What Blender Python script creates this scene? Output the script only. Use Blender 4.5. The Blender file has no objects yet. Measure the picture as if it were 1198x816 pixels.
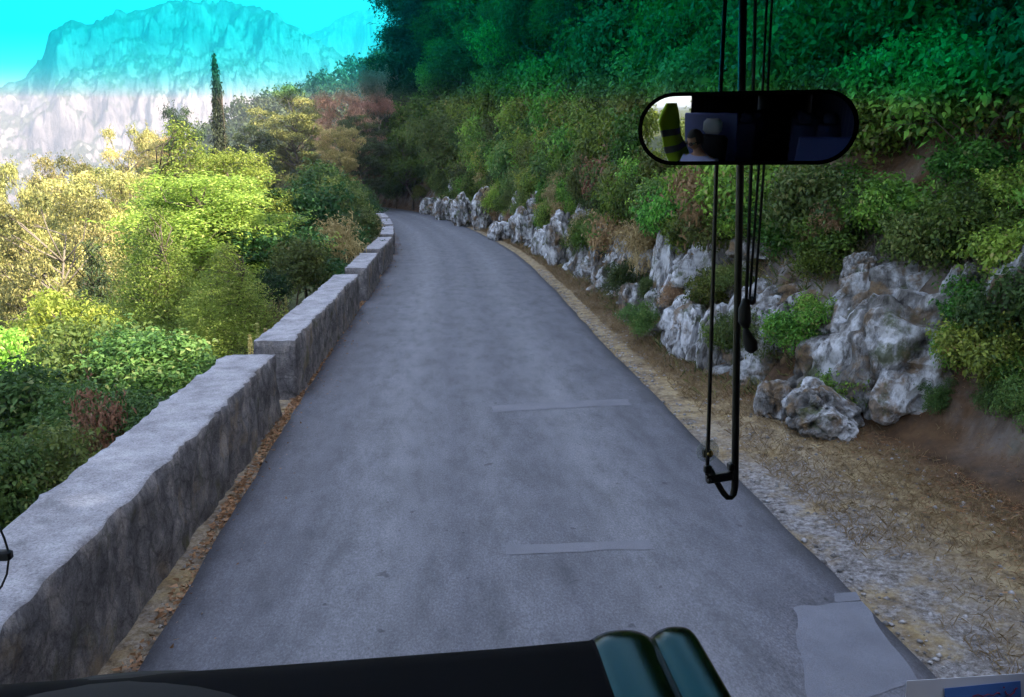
import bpy, math, random
import numpy as np
from mathutils import Vector, Matrix

S = bpy.context.scene
COL = S.collection
R = math.radians

# ------------------------------------------------------------------ camera, sky, sun, exposure
F = 940.0; EYE = 2.6; PITCH = R(12.1); YAW = R(5.6)      # focal length in photo pixels (1198 wide)
cd = bpy.data.cameras.new('camera'); cam = bpy.data.objects.new('camera', cd); COL.objects.link(cam)
cam.location = (0, 0, EYE); cam.rotation_euler = (R(90) - PITCH, 0, -YAW)
cd.sensor_width = 36; cd.lens = 36 * F / 1198; cd.clip_start = 0.02; cd.clip_end = 30000
S.camera = cam
SUN_EL, SUN_AZ = R(40), R(112)
w = bpy.data.worlds.new('World'); S.world = w; w.use_nodes = True
sky = w.node_tree.nodes.new('ShaderNodeTexSky'); sky.sky_type = 'NISHITA'; sky.sun_disc = False
sky.sun_elevation = SUN_EL; sky.sun_rotation = SUN_AZ; sky.air_density = 1.0; sky.dust_density = 1.2
w.node_tree.links.new(sky.outputs[0], w.node_tree.nodes['Background'].inputs[0])
w.node_tree.nodes['Background'].inputs[1].default_value = 0.12
sl = bpy.data.lights.new('sun', 'SUN'); sl.energy = 5.0; sl.angle = R(0.5); sl.color = (1.0, 0.90, 0.72)
so = bpy.data.objects.new('sun', sl); COL.objects.link(so)
SUNV = Vector((math.cos(SUN_EL) * math.sin(SUN_AZ), math.cos(SUN_EL) * math.cos(SUN_AZ), math.sin(SUN_EL)))
so.rotation_euler = SUNV.to_track_quat('Z', 'Y').to_euler()
S.view_settings.view_transform = 'Standard'; S.view_settings.look = 'None'
S.view_settings.exposure = 2.6; S.view_settings.gamma = 1; S.view_settings.use_curve_mapping = False
cy = S.cycles
cy.use_denoising = True; cy.max_bounces = 8; cy.transparent_max_bounces = 24; cy.diffuse_bounces = 3
cy.glossy_bounces = 3; cy.transmission_bounces = 4; cy.volume_bounces = 0; cy.caustics_reflective = False
cy.use_adaptive_sampling = True; cy.adaptive_threshold = 0.02

# ------------------------------------------------------------------ helpers
def ray(u, v):
    x = (u - 599) / F; up = (408 - v) / F
    y = math.cos(PITCH) + math.sin(PITCH) * up; z = -math.sin(PITCH) + math.cos(PITCH) * up
    return np.array([x * math.cos(YAW) + y * math.sin(YAW), -x * math.sin(YAW) + y * math.cos(YAW), z])
def ground(u, v, z=0.0):
    r = ray(u, v); return r * ((z - EYE) / r[2]) + np.array([0, 0, EYE])
def at_dist(u, v, d):                        # d = distance along the camera axis
    return ray(u, v) * d + np.array([0, 0, EYE])

def hsh(ix, iy, iz, seed):
    n = (ix.astype(np.int64) * 374761393 + iy.astype(np.int64) * 668265263 + iz.astype(np.int64) * 2147483647 + seed * 974634777) & 0xffffffff
    n = ((n ^ (n >> 13)) * 1274126177) & 0xffffffff
    n = ((n ^ (n >> 16)) * 2246822519) & 0xffffffff
    return ((n ^ (n >> 15)) & 0xffffff) / 0xffffff * 2 - 1
def vnoise(p, seed=0):
    p = np.asarray(p, float); i = np.floor(p).astype(np.int64); f = p - i; f = f * f * (3 - 2 * f)
    r = 0
    for dx in (0, 1):
        for dy in (0, 1):
            for dz in (0, 1):
                wgt = (f[..., 0] if dx else 1 - f[..., 0]) * (f[..., 1] if dy else 1 - f[..., 1]) * (f[..., 2] if dz else 1 - f[..., 2])
                r = r + wgt * hsh(i[..., 0] + dx, i[..., 1] + dy, i[..., 2] + dz, seed)
    return r
def fbm(p, seed=0, oct=4, ridged=False):
    a = 1.0; r = 0; t = 0; p = np.asarray(p, float)
    for o in range(oct):
        n = vnoise(p, seed + o * 17)
        if ridged: n = 1 - 2 * np.abs(n)
        r = r + a * n; t += a; a *= 0.5; p = p * 2.03 + 11.3
    return r / t
def voro(p, seed=0):
    """cell value and distance to the cell border of a jittered grid"""
    p = np.asarray(p, float); i = np.floor(p).astype(np.int64); best = np.full(p.shape[:-1], 1e9); sec = best.copy(); val = np.zeros(p.shape[:-1])
    for dx in (-1, 0, 1):
        for dy in (-1, 0, 1):
            for dz in (-1, 0, 1):
                c = [i[..., 0] + dx, i[..., 1] + dy, i[..., 2] + dz]
                q = np.stack([c[k] + .5 + .45 * hsh(*c, seed + k) for k in range(3)], -1); d = np.linalg.norm(p - q, axis=-1); v = hsh(*c, seed + 7)
                m = d < best; sec = np.where(m, best, np.minimum(sec, d)); val = np.where(m, v, val); best = np.where(m, d, best)
    return val, sec - best
def P2(x, y, z=0): return np.stack([np.asarray(x, float), np.asarray(y, float), np.zeros_like(np.asarray(x, float)) + z], -1)
def sstep(t): t = np.clip(t, 0, 1); return t * t * (3 - 2 * t)

def mk_mesh(name, verts, faces, mat=None, smooth=False, attr=None):
    """verts (n,3); faces: (m,k) int array with k = 3 or 4, or a list of tuples"""
    me = bpy.data.meshes.new(name)
    if isinstance(faces, np.ndarray):
        verts = np.asarray(verts, np.float32); m, k = faces.shape
        me.vertices.add(len(verts)); me.vertices.foreach_set('co', verts.ravel())
        me.loops.add(m * k); me.loops.foreach_set('vertex_index', faces.astype(np.int32).ravel())
        me.polygons.add(m); me.polygons.foreach_set('loop_start', np.arange(0, m * k, k, dtype=np.int32))
        me.polygons.foreach_set('loop_total', np.full(m, k, np.int32))
        me.update(calc_edges=True)
    else:
        me.from_pydata([tuple(v) for v in verts], [], [tuple(f) for f in faces]); me.update()
    if smooth: me.polygons.foreach_set('use_smooth', np.ones(len(me.polygons), bool))
    if attr is not None:
        a = me.attributes.new('lc', 'FLOAT', 'FACE'); a.data.foreach_set('value', np.asarray(attr, np.float32))
    if mat: me.materials.append(mat)
    return me
def link(name, me, parent=None, loc=(0, 0, 0), rot=(0, 0, 0), scale=(1, 1, 1)):
    o = bpy.data.objects.new(name, me); COL.objects.link(o)
    o.location = loc; o.rotation_euler = rot; o.scale = scale
    if parent: o.parent = parent
    return o
def tag(o, label=None, cat=None, group=None, kind=None):
    if label: o['label'] = label
    if cat: o['category'] = cat
    if group: o['group'] = group
    if kind: o['kind'] = kind
    return o

class MB:                                     # collects shapes, then becomes one mesh
    def __init__(s): s.v = []; s.f = []
    def add(s, v, f):
        b = len(s.v); s.v += [tuple(map(float, q)) for q in v]; s.f += [tuple(i + b for i in q) for q in f]; return s
    def box(s, c, d, M=None, bev=0.0):
        x, y, z = d[0] / 2, d[1] / 2, d[2] / 2
        if bev <= 0:
            v = [(i * x, j * y, k * z) for i in (-1, 1) for j in (-1, 1) for k in (-1, 1)]
            f = [(0, 1, 3, 2), (4, 6, 7, 5), (0, 4, 5, 1), (2, 3, 7, 6), (0, 2, 6, 4), (1, 5, 7, 3)]
        else:
            b = min(bev, x * .99, y * .99, z * .99)
            ring = [(x - b, y), (x, y - b), (x, -y + b), (x - b, -y), (-x + b, -y), (-x, -y + b), (-x, y - b), (-x + b, y)]
            v = []
            for zz, q in ((-z, b), (-z + b, 0), (z - b, 0), (z, b)):
                for (a, c2) in ring: v.append((a - math.copysign(min(q, abs(a)), a), c2 - math.copysign(min(q, abs(c2)), c2), zz))
            f = [tuple(range(8)), tuple(range(31, 23, -1))]
            for k in range(3):
                for i in range(8):
                    j = (i + 1) % 8; f.append((k * 8 + j, k * 8 + i, (k + 1) * 8 + i, (k + 1) * 8 + j))
        M = M or Matrix.Identity(4)
        return s.add([tuple((M @ Vector(q)) + Vector(c)) for q in v], f)
    def tube(s, pts, r, n=8, cap=True):
        pts = [Vector(p) for p in pts]; rr = r if hasattr(r, '__len__') else [r] * len(pts)
        v = []; prev = None
        for i, p in enumerate(pts):
            t = (pts[min(i + 1, len(pts) - 1)] - pts[max(i - 1, 0)]).normalized()
            a = prev if prev is not None else (Vector((1, 0, 0)) if abs(t.x) < .9 else Vector((0, 1, 0)))
            a = (a - t * a.dot(t)).normalized(); prev = a; b = t.cross(a)
            for k in range(n):
                an = 2 * math.pi * k / n; v.append(p + (a * math.cos(an) + b * math.sin(an)) * rr[i])
        f = []
        for i in range(len(pts) - 1):
            for k in range(n):
                k2 = (k + 1) % n; f.append((i * n + k, i * n + k2, (i + 1) * n + k2, (i + 1) * n + k))
        if cap: f += [tuple(range(n - 1, -1, -1)), tuple(range((len(pts) - 1) * n, len(pts) * n))]
        return s.add(v, f)
    def ball(s, c, r, n=12, m=8, sc=(1, 1, 1)):
        v = [(0, 0, -r * sc[2])]
        for i in range(1, m):
            a = -math.pi / 2 + math.pi * i / m
            for k in range(n): v.append((r * sc[0] * math.cos(a) * math.cos(2 * math.pi * k / n), r * sc[1] * math.cos(a) * math.sin(2 * math.pi * k / n), r * sc[2] * math.sin(a)))
        v.append((0, 0, r * sc[2])); f = []
        for k in range(n): f.append((0, 1 + (k + 1) % n, 1 + k))
        for i in range(m - 2):
            for k in range(n): f.append((1 + i * n + k, 1 + i * n + (k + 1) % n, 1 + (i + 1) * n + (k + 1) % n, 1 + (i + 1) * n + k))
        b = 1 + (m - 2) * n
        for k in range(n): f.append((b + k, b + (k + 1) % n, len(v) - 1))
        return s.add([(q[0] + c[0], q[1] + c[1], q[2] + c[2]) for q in v], f)
    def prism(s, poly, a, b, axis='y'):       # outline in (x,z) pushed along y from a to b, or (y,z) along x, or (x,y) along z
        def P(p, t): return (p[0], t, p[1]) if axis == 'y' else ((t, p[0], p[1]) if axis == 'x' else (p[0], p[1], t))
        n = len(poly); v = [P(p, a) for p in poly] + [P(p, b) for p in poly]
        f = [tuple(range(n)), tuple(range(2 * n - 1, n - 1, -1))] + [(i, i + n, (i + 1) % n + n, (i + 1) % n) for i in range(n)]
        return s.add(v, f)
    def build(s, name, mat, parent=None, smooth=False, **k):
        return link(name, mk_mesh(name, s.v, s.f, mat, smooth), parent, **k)

# ------------------------------------------------------------------ materials
def new_mat(name):
    m = bpy.data.materials.new(name); m.use_nodes = True; nt = m.node_tree
    return m, nt, nt.nodes, nt.links, nt.nodes['Principled BSDF']
def N(nt, t, **kw):
    n = nt.nodes.new('ShaderNode' + t)
    for k, v in kw.items():
        if k.startswith('i_'): n.inputs[k[2:].replace('_', ' ')].default_value = v
        else: setattr(n, k, v)
    return n
def noise(nt, scale, detail=4, rough=0.55, coord=None, stretch=None):
    n = N(nt, 'TexNoise'); n.inputs['Scale'].default_value = scale; n.inputs['Detail'].default_value = detail; n.inputs['Roughness'].default_value = rough
    c = coord
    if c is None: c = N(nt, 'TexCoord').outputs['Object']
    if stretch:
        mp = N(nt, 'Mapping'); mp.inputs['Scale'].default_value = stretch; nt.links.new(c, mp.inputs[0]); c = mp.outputs[0]
    nt.links.new(c, n.inputs['Vector']); return n.outputs['Fac']
def ramp(nt, fac, stops):
    r = N(nt, 'ValToRGB'); e = r.color_ramp.elements
    while len(e) < len(stops): e.new(0.5)
    for i, (p, c) in enumerate(stops):
        e[i].position = p; e[i].color = tuple(c) + (1,) if len(c) == 3 else c
    nt.links.new(fac, r.inputs[0]); return r.outputs[0]
def mixc(nt, fac, a, b, blend='MIX'):
    m = N(nt, 'Mix', data_type='RGBA', blend_type=blend)
    for sock, v in ((m.inputs[0], fac), (m.inputs[6], a), (m.inputs[7], b)):
        if isinstance(v, (int, float)): sock.default_value = v
        elif isinstance(v, tuple): sock.default_value = v + (1,) if len(v) == 3 else v
        else: nt.links.new(v, sock)
    return m.outputs[2]
def math_(nt, op, a, b=None):
    m = N(nt, 'Math', operation=op)
    for i, v in enumerate((a, b)):
        if v is None: continue
        if isinstance(v, (int, float)): m.inputs[i].default_value = v
        else: nt.links.new(v, m.inputs[i])
    return m.outputs[0]
def bump(nt, h, bsdf, strength=0.4, dist=0.02):
    b = N(nt, 'Bump'); b.inputs['Strength'].default_value = strength; b.inputs['Distance'].default_value = dist
    nt.links.new(h, b.inputs['Height']); nt.links.new(b.outputs[0], bsdf.inputs['Normal'])
def simple(name, col, rough=0.5, metal=0.0, spec=0.5, nscale=None, namp=0.15, coat=0):
    m, nt, ns, L, b = new_mat(name)
    b.inputs['Roughness'].default_value = rough; b.inputs['Metallic'].default_value = metal; b.inputs['Specular IOR Level'].default_value = spec
    b.inputs['Coat Weight'].default_value = coat
    k = noise(nt, nscale or 30, 4)
    c = mixc(nt, k, tuple(x * (1 - namp) for x in col), tuple(min(1, x * (1 + namp)) for x in col)); L.new(c, b.inputs['Base Color'])
    return m

def leaf_mat(name, c1, c2, c3=None, trans=0.35, rough=0.55, spec=0.25):
    m, nt, ns, L, b = new_mat(name)
    at = N(nt, 'Attribute', attribute_name='lc'); oi = N(nt, 'ObjectInfo')
    stops = [(0, c1), (1, c2)] if c3 is None else [(0, c1), (0.82, c2), (1.0, c3)]
    c = ramp(nt, at.outputs['Fac'], stops)
    hs = N(nt, 'HueSaturation'); L.new(c, hs.inputs['Color'])
    mr = N(nt, 'MapRange'); L.new(oi.outputs['Random'], mr.inputs[0]); mr.inputs[3].default_value = 0.46; mr.inputs[4].default_value = 0.535; L.new(mr.outputs[0], hs.inputs['Hue'])
    mv = N(nt, 'MapRange'); L.new(math_(nt, 'FRACT', math_(nt, 'MULTIPLY', oi.outputs['Random'], 7.31)), mv.inputs[0]); mv.inputs[3].default_value = 0.55; mv.inputs[4].default_value = 1.6; L.new(mv.outputs[0], hs.inputs['Value'])
    L.new(hs.outputs[0], b.inputs['Base Color']); b.inputs['Roughness'].default_value = rough; b.inputs['Specular IOR Level'].default_value = spec
    t = N(nt, 'BsdfTranslucent'); L.new(hs.outputs[0], t.inputs[0])
    mx = N(nt, 'MixShader'); mx.inputs[0].default_value = trans
    L.new(b.outputs[0], mx.inputs[1]); L.new(t.outputs[0], mx.inputs[2]); L.new(mx.outputs[0], ns['Material Output'].inputs['Surface'])
    return m

M = {}
M['leaf_bank'] = leaf_mat('broad_leaf_green', (0.03, 0.085, 0.014), (0.17, 0.32, 0.04), (0.20, 0.20, 0.06))
M['leaf_bank2'] = leaf_mat('broad_leaf_olive', (0.04, 0.07, 0.015), (0.18, 0.24, 0.035), (0.24, 0.18, 0.07))
M['leaf_dark'] = leaf_mat('broad_leaf_dark', (0.018, 0.045, 0.014), (0.045, 0.095, 0.025))
M['leaf_bright'] = leaf_mat('ash_leaf', (0.12, 0.20, 0.03), (0.36, 0.47, 0.08), (0.55, 0.55, 0.16), trans=0.45)
M['leaf_mid'] = leaf_mat('hazel_leaf', (0.045, 0.085, 0.022), (0.12, 0.18, 0.04), (0.24, 0.24, 0.08), trans=0.35)
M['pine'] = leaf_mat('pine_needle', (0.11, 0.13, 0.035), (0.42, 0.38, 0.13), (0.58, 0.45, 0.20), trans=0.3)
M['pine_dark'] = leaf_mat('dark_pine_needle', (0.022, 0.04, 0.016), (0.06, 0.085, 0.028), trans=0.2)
M['pine_brown'] = leaf_mat('withered_pine_needle', (0.28, 0.16, 0.10), (0.55, 0.33, 0.22), trans=0.2)
M['cypress'] = leaf_mat('cypress_scale', (0.016, 0.030, 0.014), (0.045, 0.062, 0.024), trans=0.1)
M['dry'] = leaf_mat('dry_leaf', (0.13, 0.075, 0.035), (0.32, 0.20, 0.10), trans=0.3)
M['rust'] = leaf_mat('fallen_needle', (0.07, 0.032, 0.015), (0.24, 0.12, 0.055), trans=0.1)
M['straw'] = leaf_mat('straw', (0.20, 0.14, 0.06), (0.42, 0.33, 0.16), trans=0.3)
M['grass'] = leaf_mat('verge_grass', (0.06, 0.09, 0.025), (0.25, 0.22, 0.08), trans=0.3)
M['flower'] = leaf_mat('pale_flower', (0.35, 0.32, 0.08), (0.62, 0.56, 0.22), trans=.3)
M['bark'] = simple('bark', (0.10, 0.075, 0.055), 0.9, nscale=12, namp=0.5)
M['barkpale'] = simple('pale_bark', (0.17, 0.14, 0.11), 0.9, nscale=12, namp=0.4)

# road asphalt
def mat_asphalt():
    m, nt, ns, L, b = new_mat('worn_asphalt')
    tc = N(nt, 'TexCoord').outputs['Object']
    uv = N(nt, 'Attribute', attribute_name='across').outputs['Fac']       # -1..1 across the road
    base = ramp(nt, noise(nt, 1.3, 5, 0.6, tc), [(0.3, (0.066, 0.065, 0.077)), (0.7, (0.094, 0.093, 0.109))])
    a = math_(nt, 'ABSOLUTE', uv)
    tr = ramp(nt, a, [(0.0, (0.5,) * 3), (0.16, (0.1,) * 3), (0.42, (1.0,) * 3), (0.7, (0.15,) * 3), (1.0, (0.0,) * 3)])
    tr = mixc(nt, math_(nt, 'MULTIPLY', noise(nt, 0.6, 4, .6, tc, (1, .15, 1)), 1.0), (0, 0, 0), tr)
    c = mixc(nt, tr, base, (0.175, 0.175, 0.19))
    grit = ramp(nt, noise(nt, 75, 4, .8, tc, (1, .55, 1)), [(0.36, (0.3,) * 3), (0.52, (1.0,) * 3), (0.64, (1.7,) * 3)]); c = mixc(nt, 0.5, c, grit, 'MULTIPLY')
    st = ramp(nt, noise(nt, 5, 5, .7, tc, (1, .35, 1)), [(0.3, (0.55,) * 3), (0.5, (1.0,) * 3), (0.7, (1.3,) * 3)]); c = mixc(nt, 0.8, c, st, 'MULTIPLY')
    sp = ramp(nt, noise(nt, 9, 2, .5, tc), [(0.24, (0.35,) * 3), (0.29, (1.0,) * 3)]); c = mixc(nt, 0.8, c, sp, 'MULTIPLY')
    vo = N(nt, 'TexVoronoi', feature='DISTANCE_TO_EDGE'); vo.inputs['Scale'].default_value = 0.7; vo.inputs['Randomness'].default_value = 1
    mp = N(nt, 'Mapping'); L.new(tc, mp.inputs[0]); n2 = N(nt, 'TexNoise'); n2.inputs['Scale'].default_value = 2.5; L.new(tc, n2.inputs[0])
    vadd = N(nt, 'VectorMath', operation='ADD'); L.new(tc, vadd.inputs[0]); L.new(n2.outputs['Color'], vadd.inputs[1]); L.new(vadd.outputs[0], vo.inputs['Vector'])
    ck = ramp(nt, vo.outputs['Distance'], [(0.0, (0.35,) * 3), (0.012, (1,) * 3)])
    ckm = ramp(nt, noise(nt, 0.35, 2, .5, tc), [(0.55, (0, 0, 0)), (0.62, (1, 1, 1))])
    ck2 = mixc(nt, ckm, (1, 1, 1), ck); c = mixc(nt, 0.3, c, ck2, 'MULTIPLY')
    edge = ramp(nt, a, [(0.96, (1.0,) * 3), (1.0, (0.55,) * 3)]); c = mixc(nt, 0.8, c, edge, 'MULTIPLY')
    L.new(c, b.inputs['Base Color']); b.inputs['Roughness'].default_value = 0.7; b.inputs['Specular IOR Level'].default_value = 0.45
    bump(nt, noise(nt, 160, 3, .7, tc), b, 0.5, 0.006)
    return m
M['asphalt'] = mat_asphalt()

def mat_patch(name, c0):
    m, nt, ns, L, b = new_mat(name)
    c = ramp(nt, noise(nt, 3, 5, .6), [(0.3, tuple(x * .85 for x in c0)), (0.7, tuple(x * 1.12 for x in c0))])
    g = ramp(nt, noise(nt, 150, 2, .7), [(0.35, (0.7,) * 3), (0.65, (1.2,) * 3)]); c = mixc(nt, .6, c, g, 'MULTIPLY')
    L.new(c, b.inputs['Base Color']); b.inputs['Roughness'].default_value = 0.75
    bump(nt, noise(nt, 150, 3), b, 0.4, 0.005); return m
M['patch'] = mat_patch('asphalt_repair', (0.118, 0.12, 0.142))
M['seam'] = mat_patch('asphalt_seam', (0.125, 0.124, 0.142)); M['dark'] = mat_patch('asphalt_old_repair', (0.088, 0.082, 0.094))

def mat_ground():
    m, nt, ns, L, b = new_mat('hillside_earth')
    tc = N(nt, 'TexCoord').outputs['Object']
    at = N(nt, 'Attribute', attribute_name='zone'); sx = N(nt, 'SeparateColor'); L.new(at.outputs['Color'], sx.inputs[0])
    soil = ramp(nt, noise(nt, 2.2, 6, .65, tc), [(0.3, (0.022, 0.014, 0.008)), (0.46, (0.10, 0.055, 0.028)), (0.56, (0.15, 0.085, 0.042)), (0.72, (0.04, 0.045, 0.015))])
    straw = ramp(nt, noise(nt, 5.0, 6, .75, tc), [(0.32, (0.06, 0.04, 0.02)), (0.46, (0.24, 0.165, 0.08)), (0.6, (0.42, 0.32, 0.17)), (0.72, (0.13, 0.085, 0.04))])
    grav = ramp(nt, noise(nt, 22, 6, .8, tc), [(0.36, (0.07, 0.06, 0.055)), (0.5, (0.22, 0.20, 0.19)), (0.64, (0.42, 0.40, 0.40))])
    rock = ramp(nt, noise(nt, 3.2, 8, .7, tc, (1, 1, .45)), [(0.32, (0.07, 0.06, 0.05)), (0.5, (0.22, 0.20, 0.18)), (0.65, (0.40, 0.39, 0.38))])
    wild = N(nt, 'Attribute', attribute_name='wild').outputs['Fac']
    soil = mixc(nt, wild, soil, ramp(nt, noise(nt, .8, 7, .7, tc), [(.35, (0.03, 0.045, 0.012)), (.55, (0.075, 0.085, 0.03)), (.7, (0.14, 0.12, 0.06))]))
    c = mixc(nt, sx.outputs[0], soil, straw)                       # red: verge grass
    c = mixc(nt, math_(nt, 'MULTIPLY', sx.outputs[1], ramp(nt, noise(nt, 1.6, 5, .6, tc), [(0.35, (0, 0, 0)), (0.5, (1, 1, 1))])), c, grav)    # green: gravel
    c = mixc(nt, math_(nt, 'MULTIPLY', sx.outputs[2], ramp(nt, noise(nt, 0.9, 5, .6, tc), [(0.4, (0, 0, 0)), (0.55, (1, 1, 1))])), c, rock)    # blue: bare rock
    L.new(c, b.inputs['Base Color']); b.inputs['Roughness'].default_value = 0.95; b.inputs['Specular IOR Level'].default_value = 0.2
    bump(nt, noise(nt, 14, 8, .75, tc), b, 0.9, 0.06); return m
M['ground'] = mat_ground()

def math_vec(nt, c):
    v = N(nt, 'VectorMath', operation='ADD'); nt.links.new(c, v.inputs[0]); v.inputs[1].default_value = (17.3, 4.1, 9.7); return v.outputs[0]
def mat_rock():
    m, nt, ns, L, b = new_mat('weathered_limestone')
    tc = N(nt, 'TexCoord').outputs['Object']; oi = N(nt, 'ObjectInfo')
    add = N(nt, 'VectorMath', operation='ADD'); L.new(tc, add.inputs[0])
    sc = N(nt, 'VectorMath', operation='SCALE'); L.new(oi.outputs['Location'], sc.inputs[0]); sc.inputs[3].default_value = 3.1; L.new(sc.outputs[0], add.inputs[1]); tc = add.outputs[0]
    big = ramp(nt, noise(nt, 2.0, 7, .7, tc, (1, 1, .5)), [(0.36, (0.08, 0.075, 0.07)), (0.46, (0.20, 0.19, 0.18)), (0.54, (0.50, 0.50, 0.51)), (0.62, (0.62, 0.62, 0.64)), (0.75, (0.30, 0.28, 0.26))])
    cr = ramp(nt, noise(nt, 7, 8, .75, tc, (1, 1, .35)), [(0.38, (0.16, 0.14, 0.12)), (0.5, (1, 1, 1))]); c = mixc(nt, .85, big, cr, 'MULTIPLY')
    rust = ramp(nt, noise(nt, 1.9, 5, .65, tc), [(0.52, (0, 0, 0)), (0.6, (0.85,) * 3)]); c = mixc(nt, rust, c, ramp(nt, noise(nt, 9, 5, .7, tc), [(.35, (0.05, 0.035, 0.02)), (.6, (0.22, 0.14, 0.07))]))
    moss = ramp(nt, noise(nt, 2.4, 5, .65, math_vec(nt, tc)), [(0.56, (0, 0, 0)), (0.64, (0.8,) * 3)]); c = mixc(nt, moss, c, (0.06, 0.075, 0.02))
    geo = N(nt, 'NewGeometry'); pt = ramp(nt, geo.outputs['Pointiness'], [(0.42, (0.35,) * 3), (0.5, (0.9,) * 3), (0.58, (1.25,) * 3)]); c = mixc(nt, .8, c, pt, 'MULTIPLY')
    L.new(c, b.inputs['Base Color']); b.inputs['Roughness'].default_value = 0.9; b.inputs['Specular IOR Level'].default_value = 0.25
    bump(nt, noise(nt, 11, 9, .8, tc, (1, 1, .5)), b, 1.0, 0.05); return m
M['rock'] = mat_rock()

def mat_wall(name, a, b_, c_, bs=0.7, block=True):
    m, nt, ns, L, b = new_mat(name)
    tc = N(nt, 'TexCoord').outputs['Object']
    c = ramp(nt, noise(nt, 3.5, 8, .72, tc), [(0.3, a), (0.5, b_), (0.7, c_)])
    g = ramp(nt, noise(nt, 70, 4, .8, tc), [(0.32, (0.35,) * 3), (0.5, (1.0,) * 3), (0.66, (1.35,) * 3)]); c = mixc(nt, .75, c, g, 'MULTIPLY')
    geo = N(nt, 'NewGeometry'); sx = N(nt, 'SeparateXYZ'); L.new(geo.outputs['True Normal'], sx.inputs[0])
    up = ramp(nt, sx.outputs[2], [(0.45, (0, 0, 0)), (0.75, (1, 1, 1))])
    vo = N(nt, 'TexVoronoi', feature='DISTANCE_TO_EDGE'); vo.inputs['Scale'].default_value = 5.5; n2 = N(nt, 'TexNoise'); n2.inputs['Scale'].default_value = 5; L.new(tc, n2.inputs[0])
    va = N(nt, 'VectorMath', operation='MULTIPLY_ADD'); L.new(n2.outputs['Color'], va.inputs[0]); va.inputs[1].default_value = (.22, .22, .22); L.new(tc, va.inputs[2]); L.new(va.outputs[0], vo.inputs['Vector'])
    jt = ramp(nt, vo.outputs['Distance'], [(0.0, (0.3,) * 3), (0.09, (1.0,) * 3)])
    c0 = c; c = mixc(nt, .5, c, jt, 'MULTIPLY')
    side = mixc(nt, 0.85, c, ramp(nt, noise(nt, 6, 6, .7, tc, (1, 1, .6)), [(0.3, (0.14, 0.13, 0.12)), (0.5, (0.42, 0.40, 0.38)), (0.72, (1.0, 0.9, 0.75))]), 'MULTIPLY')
    moss = ramp(nt, noise(nt, 2.2, 5, .65, tc), [(0.58, (0, 0, 0)), (0.7, (0.8,) * 3)]); side = mixc(nt, moss, side, (0.07, 0.07, 0.025))
    tan = ramp(nt, noise(nt, 1.4, 6, .7, tc), [(0.56, (0, 0, 0)), (0.68, (0.6,) * 3)]); side = mixc(nt, tan, side, (0.26, 0.19, 0.11))  # tan stone blotches, also standing in for warm sun on the side
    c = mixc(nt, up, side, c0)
    L.new(c, b.inputs['Base Color']); b.inputs['Roughness'].default_value = 0.92; b.inputs['Specular IOR Level'].default_value = 0.25
    bump(nt, noise(nt, 45, 8, .8, tc), b, bs, 0.03); return m
M['wall'] = mat_wall('weathered_stone', (0.16, 0.155, 0.165), (0.30, 0.29, 0.31), (0.42, 0.41, 0.43))

# ------------------------------------------------------------------ road axis and the lie of the land
CP = np.array([(0.55, -40), (0.5, -8), (0.5, 0), (0.5, 5), (0.55, 12), (0.72, 20), (0.72, 27), (0.30, 35), (-0.55, 44), (-1.9, 54), (-4.1, 64), (-7.6, 74), (-11.5, 84), (-14.5, 96), (-15.5, 112), (-13, 130), (-6, 150)], float)
def catmull(P, per=24):
    out = []
    Q = np.vstack([2 * P[0] - P[1], P, 2 * P[-1] - P[-2]])
    for i in range(1, len(Q) - 2):
        t = np.linspace(0, 1, per, endpoint=False)[:, None]; p0, p1, p2, p3 = Q[i - 1], Q[i], Q[i + 1], Q[i + 2]
        out.append(0.5 * ((2 * p1) + (-p0 + p2) * t + (2 * p0 - 5 * p1 + 4 * p2 - p3) * t ** 2 + (-p0 + 3 * p1 - 3 * p2 + p3) * t ** 3))
    return np.vstack(out + [P[-1:]])
AX = catmull(CP); AT = np.gradient(AX, axis=0); AT /= np.linalg.norm(AT, axis=1)[:, None]
AN = np.stack([AT[:, 1], -AT[:, 0]], 1)                      # to the right of travel
AS = np.concatenate([[0], np.cumsum(np.linalg.norm(np.diff(AX, axis=0), axis=1))]); AS -= np.interp(0, AX[:60, 1], AS[:60])
HW = 2.12
def lateral(x, y):
    x = np.asarray(x, float).ravel(); y = np.asarray(y, float).ravel(); e = np.empty(len(x)); s = np.empty(len(x))
    for a in range(0, len(x), 20000):
        X = x[a:a + 20000, None]; Y = y[a:a + 20000, None]
        d2 = (X - AX[None, :, 0]) ** 2 + (Y - AX[None, :, 1]) ** 2; k = d2.argmin(1)
        sg = np.sign((X[:, 0] - AX[k, 0]) * AN[k, 0] + (Y[:, 0] - AX[k, 1]) * AN[k, 1]); sg[sg == 0] = 1
        e[a:a + 20000] = sg * np.sqrt(d2[np.arange(len(k)), k]); s[a:a + 20000] = AS[k]
    return e, s
def verge_w(s): return np.interp(s, [-40, 0, 7, 11, 16, 30, 60, 200], [2.3, 2.3, 2.1, 0.95, 1.1, 1.1, 0.7, 0.7])
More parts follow.
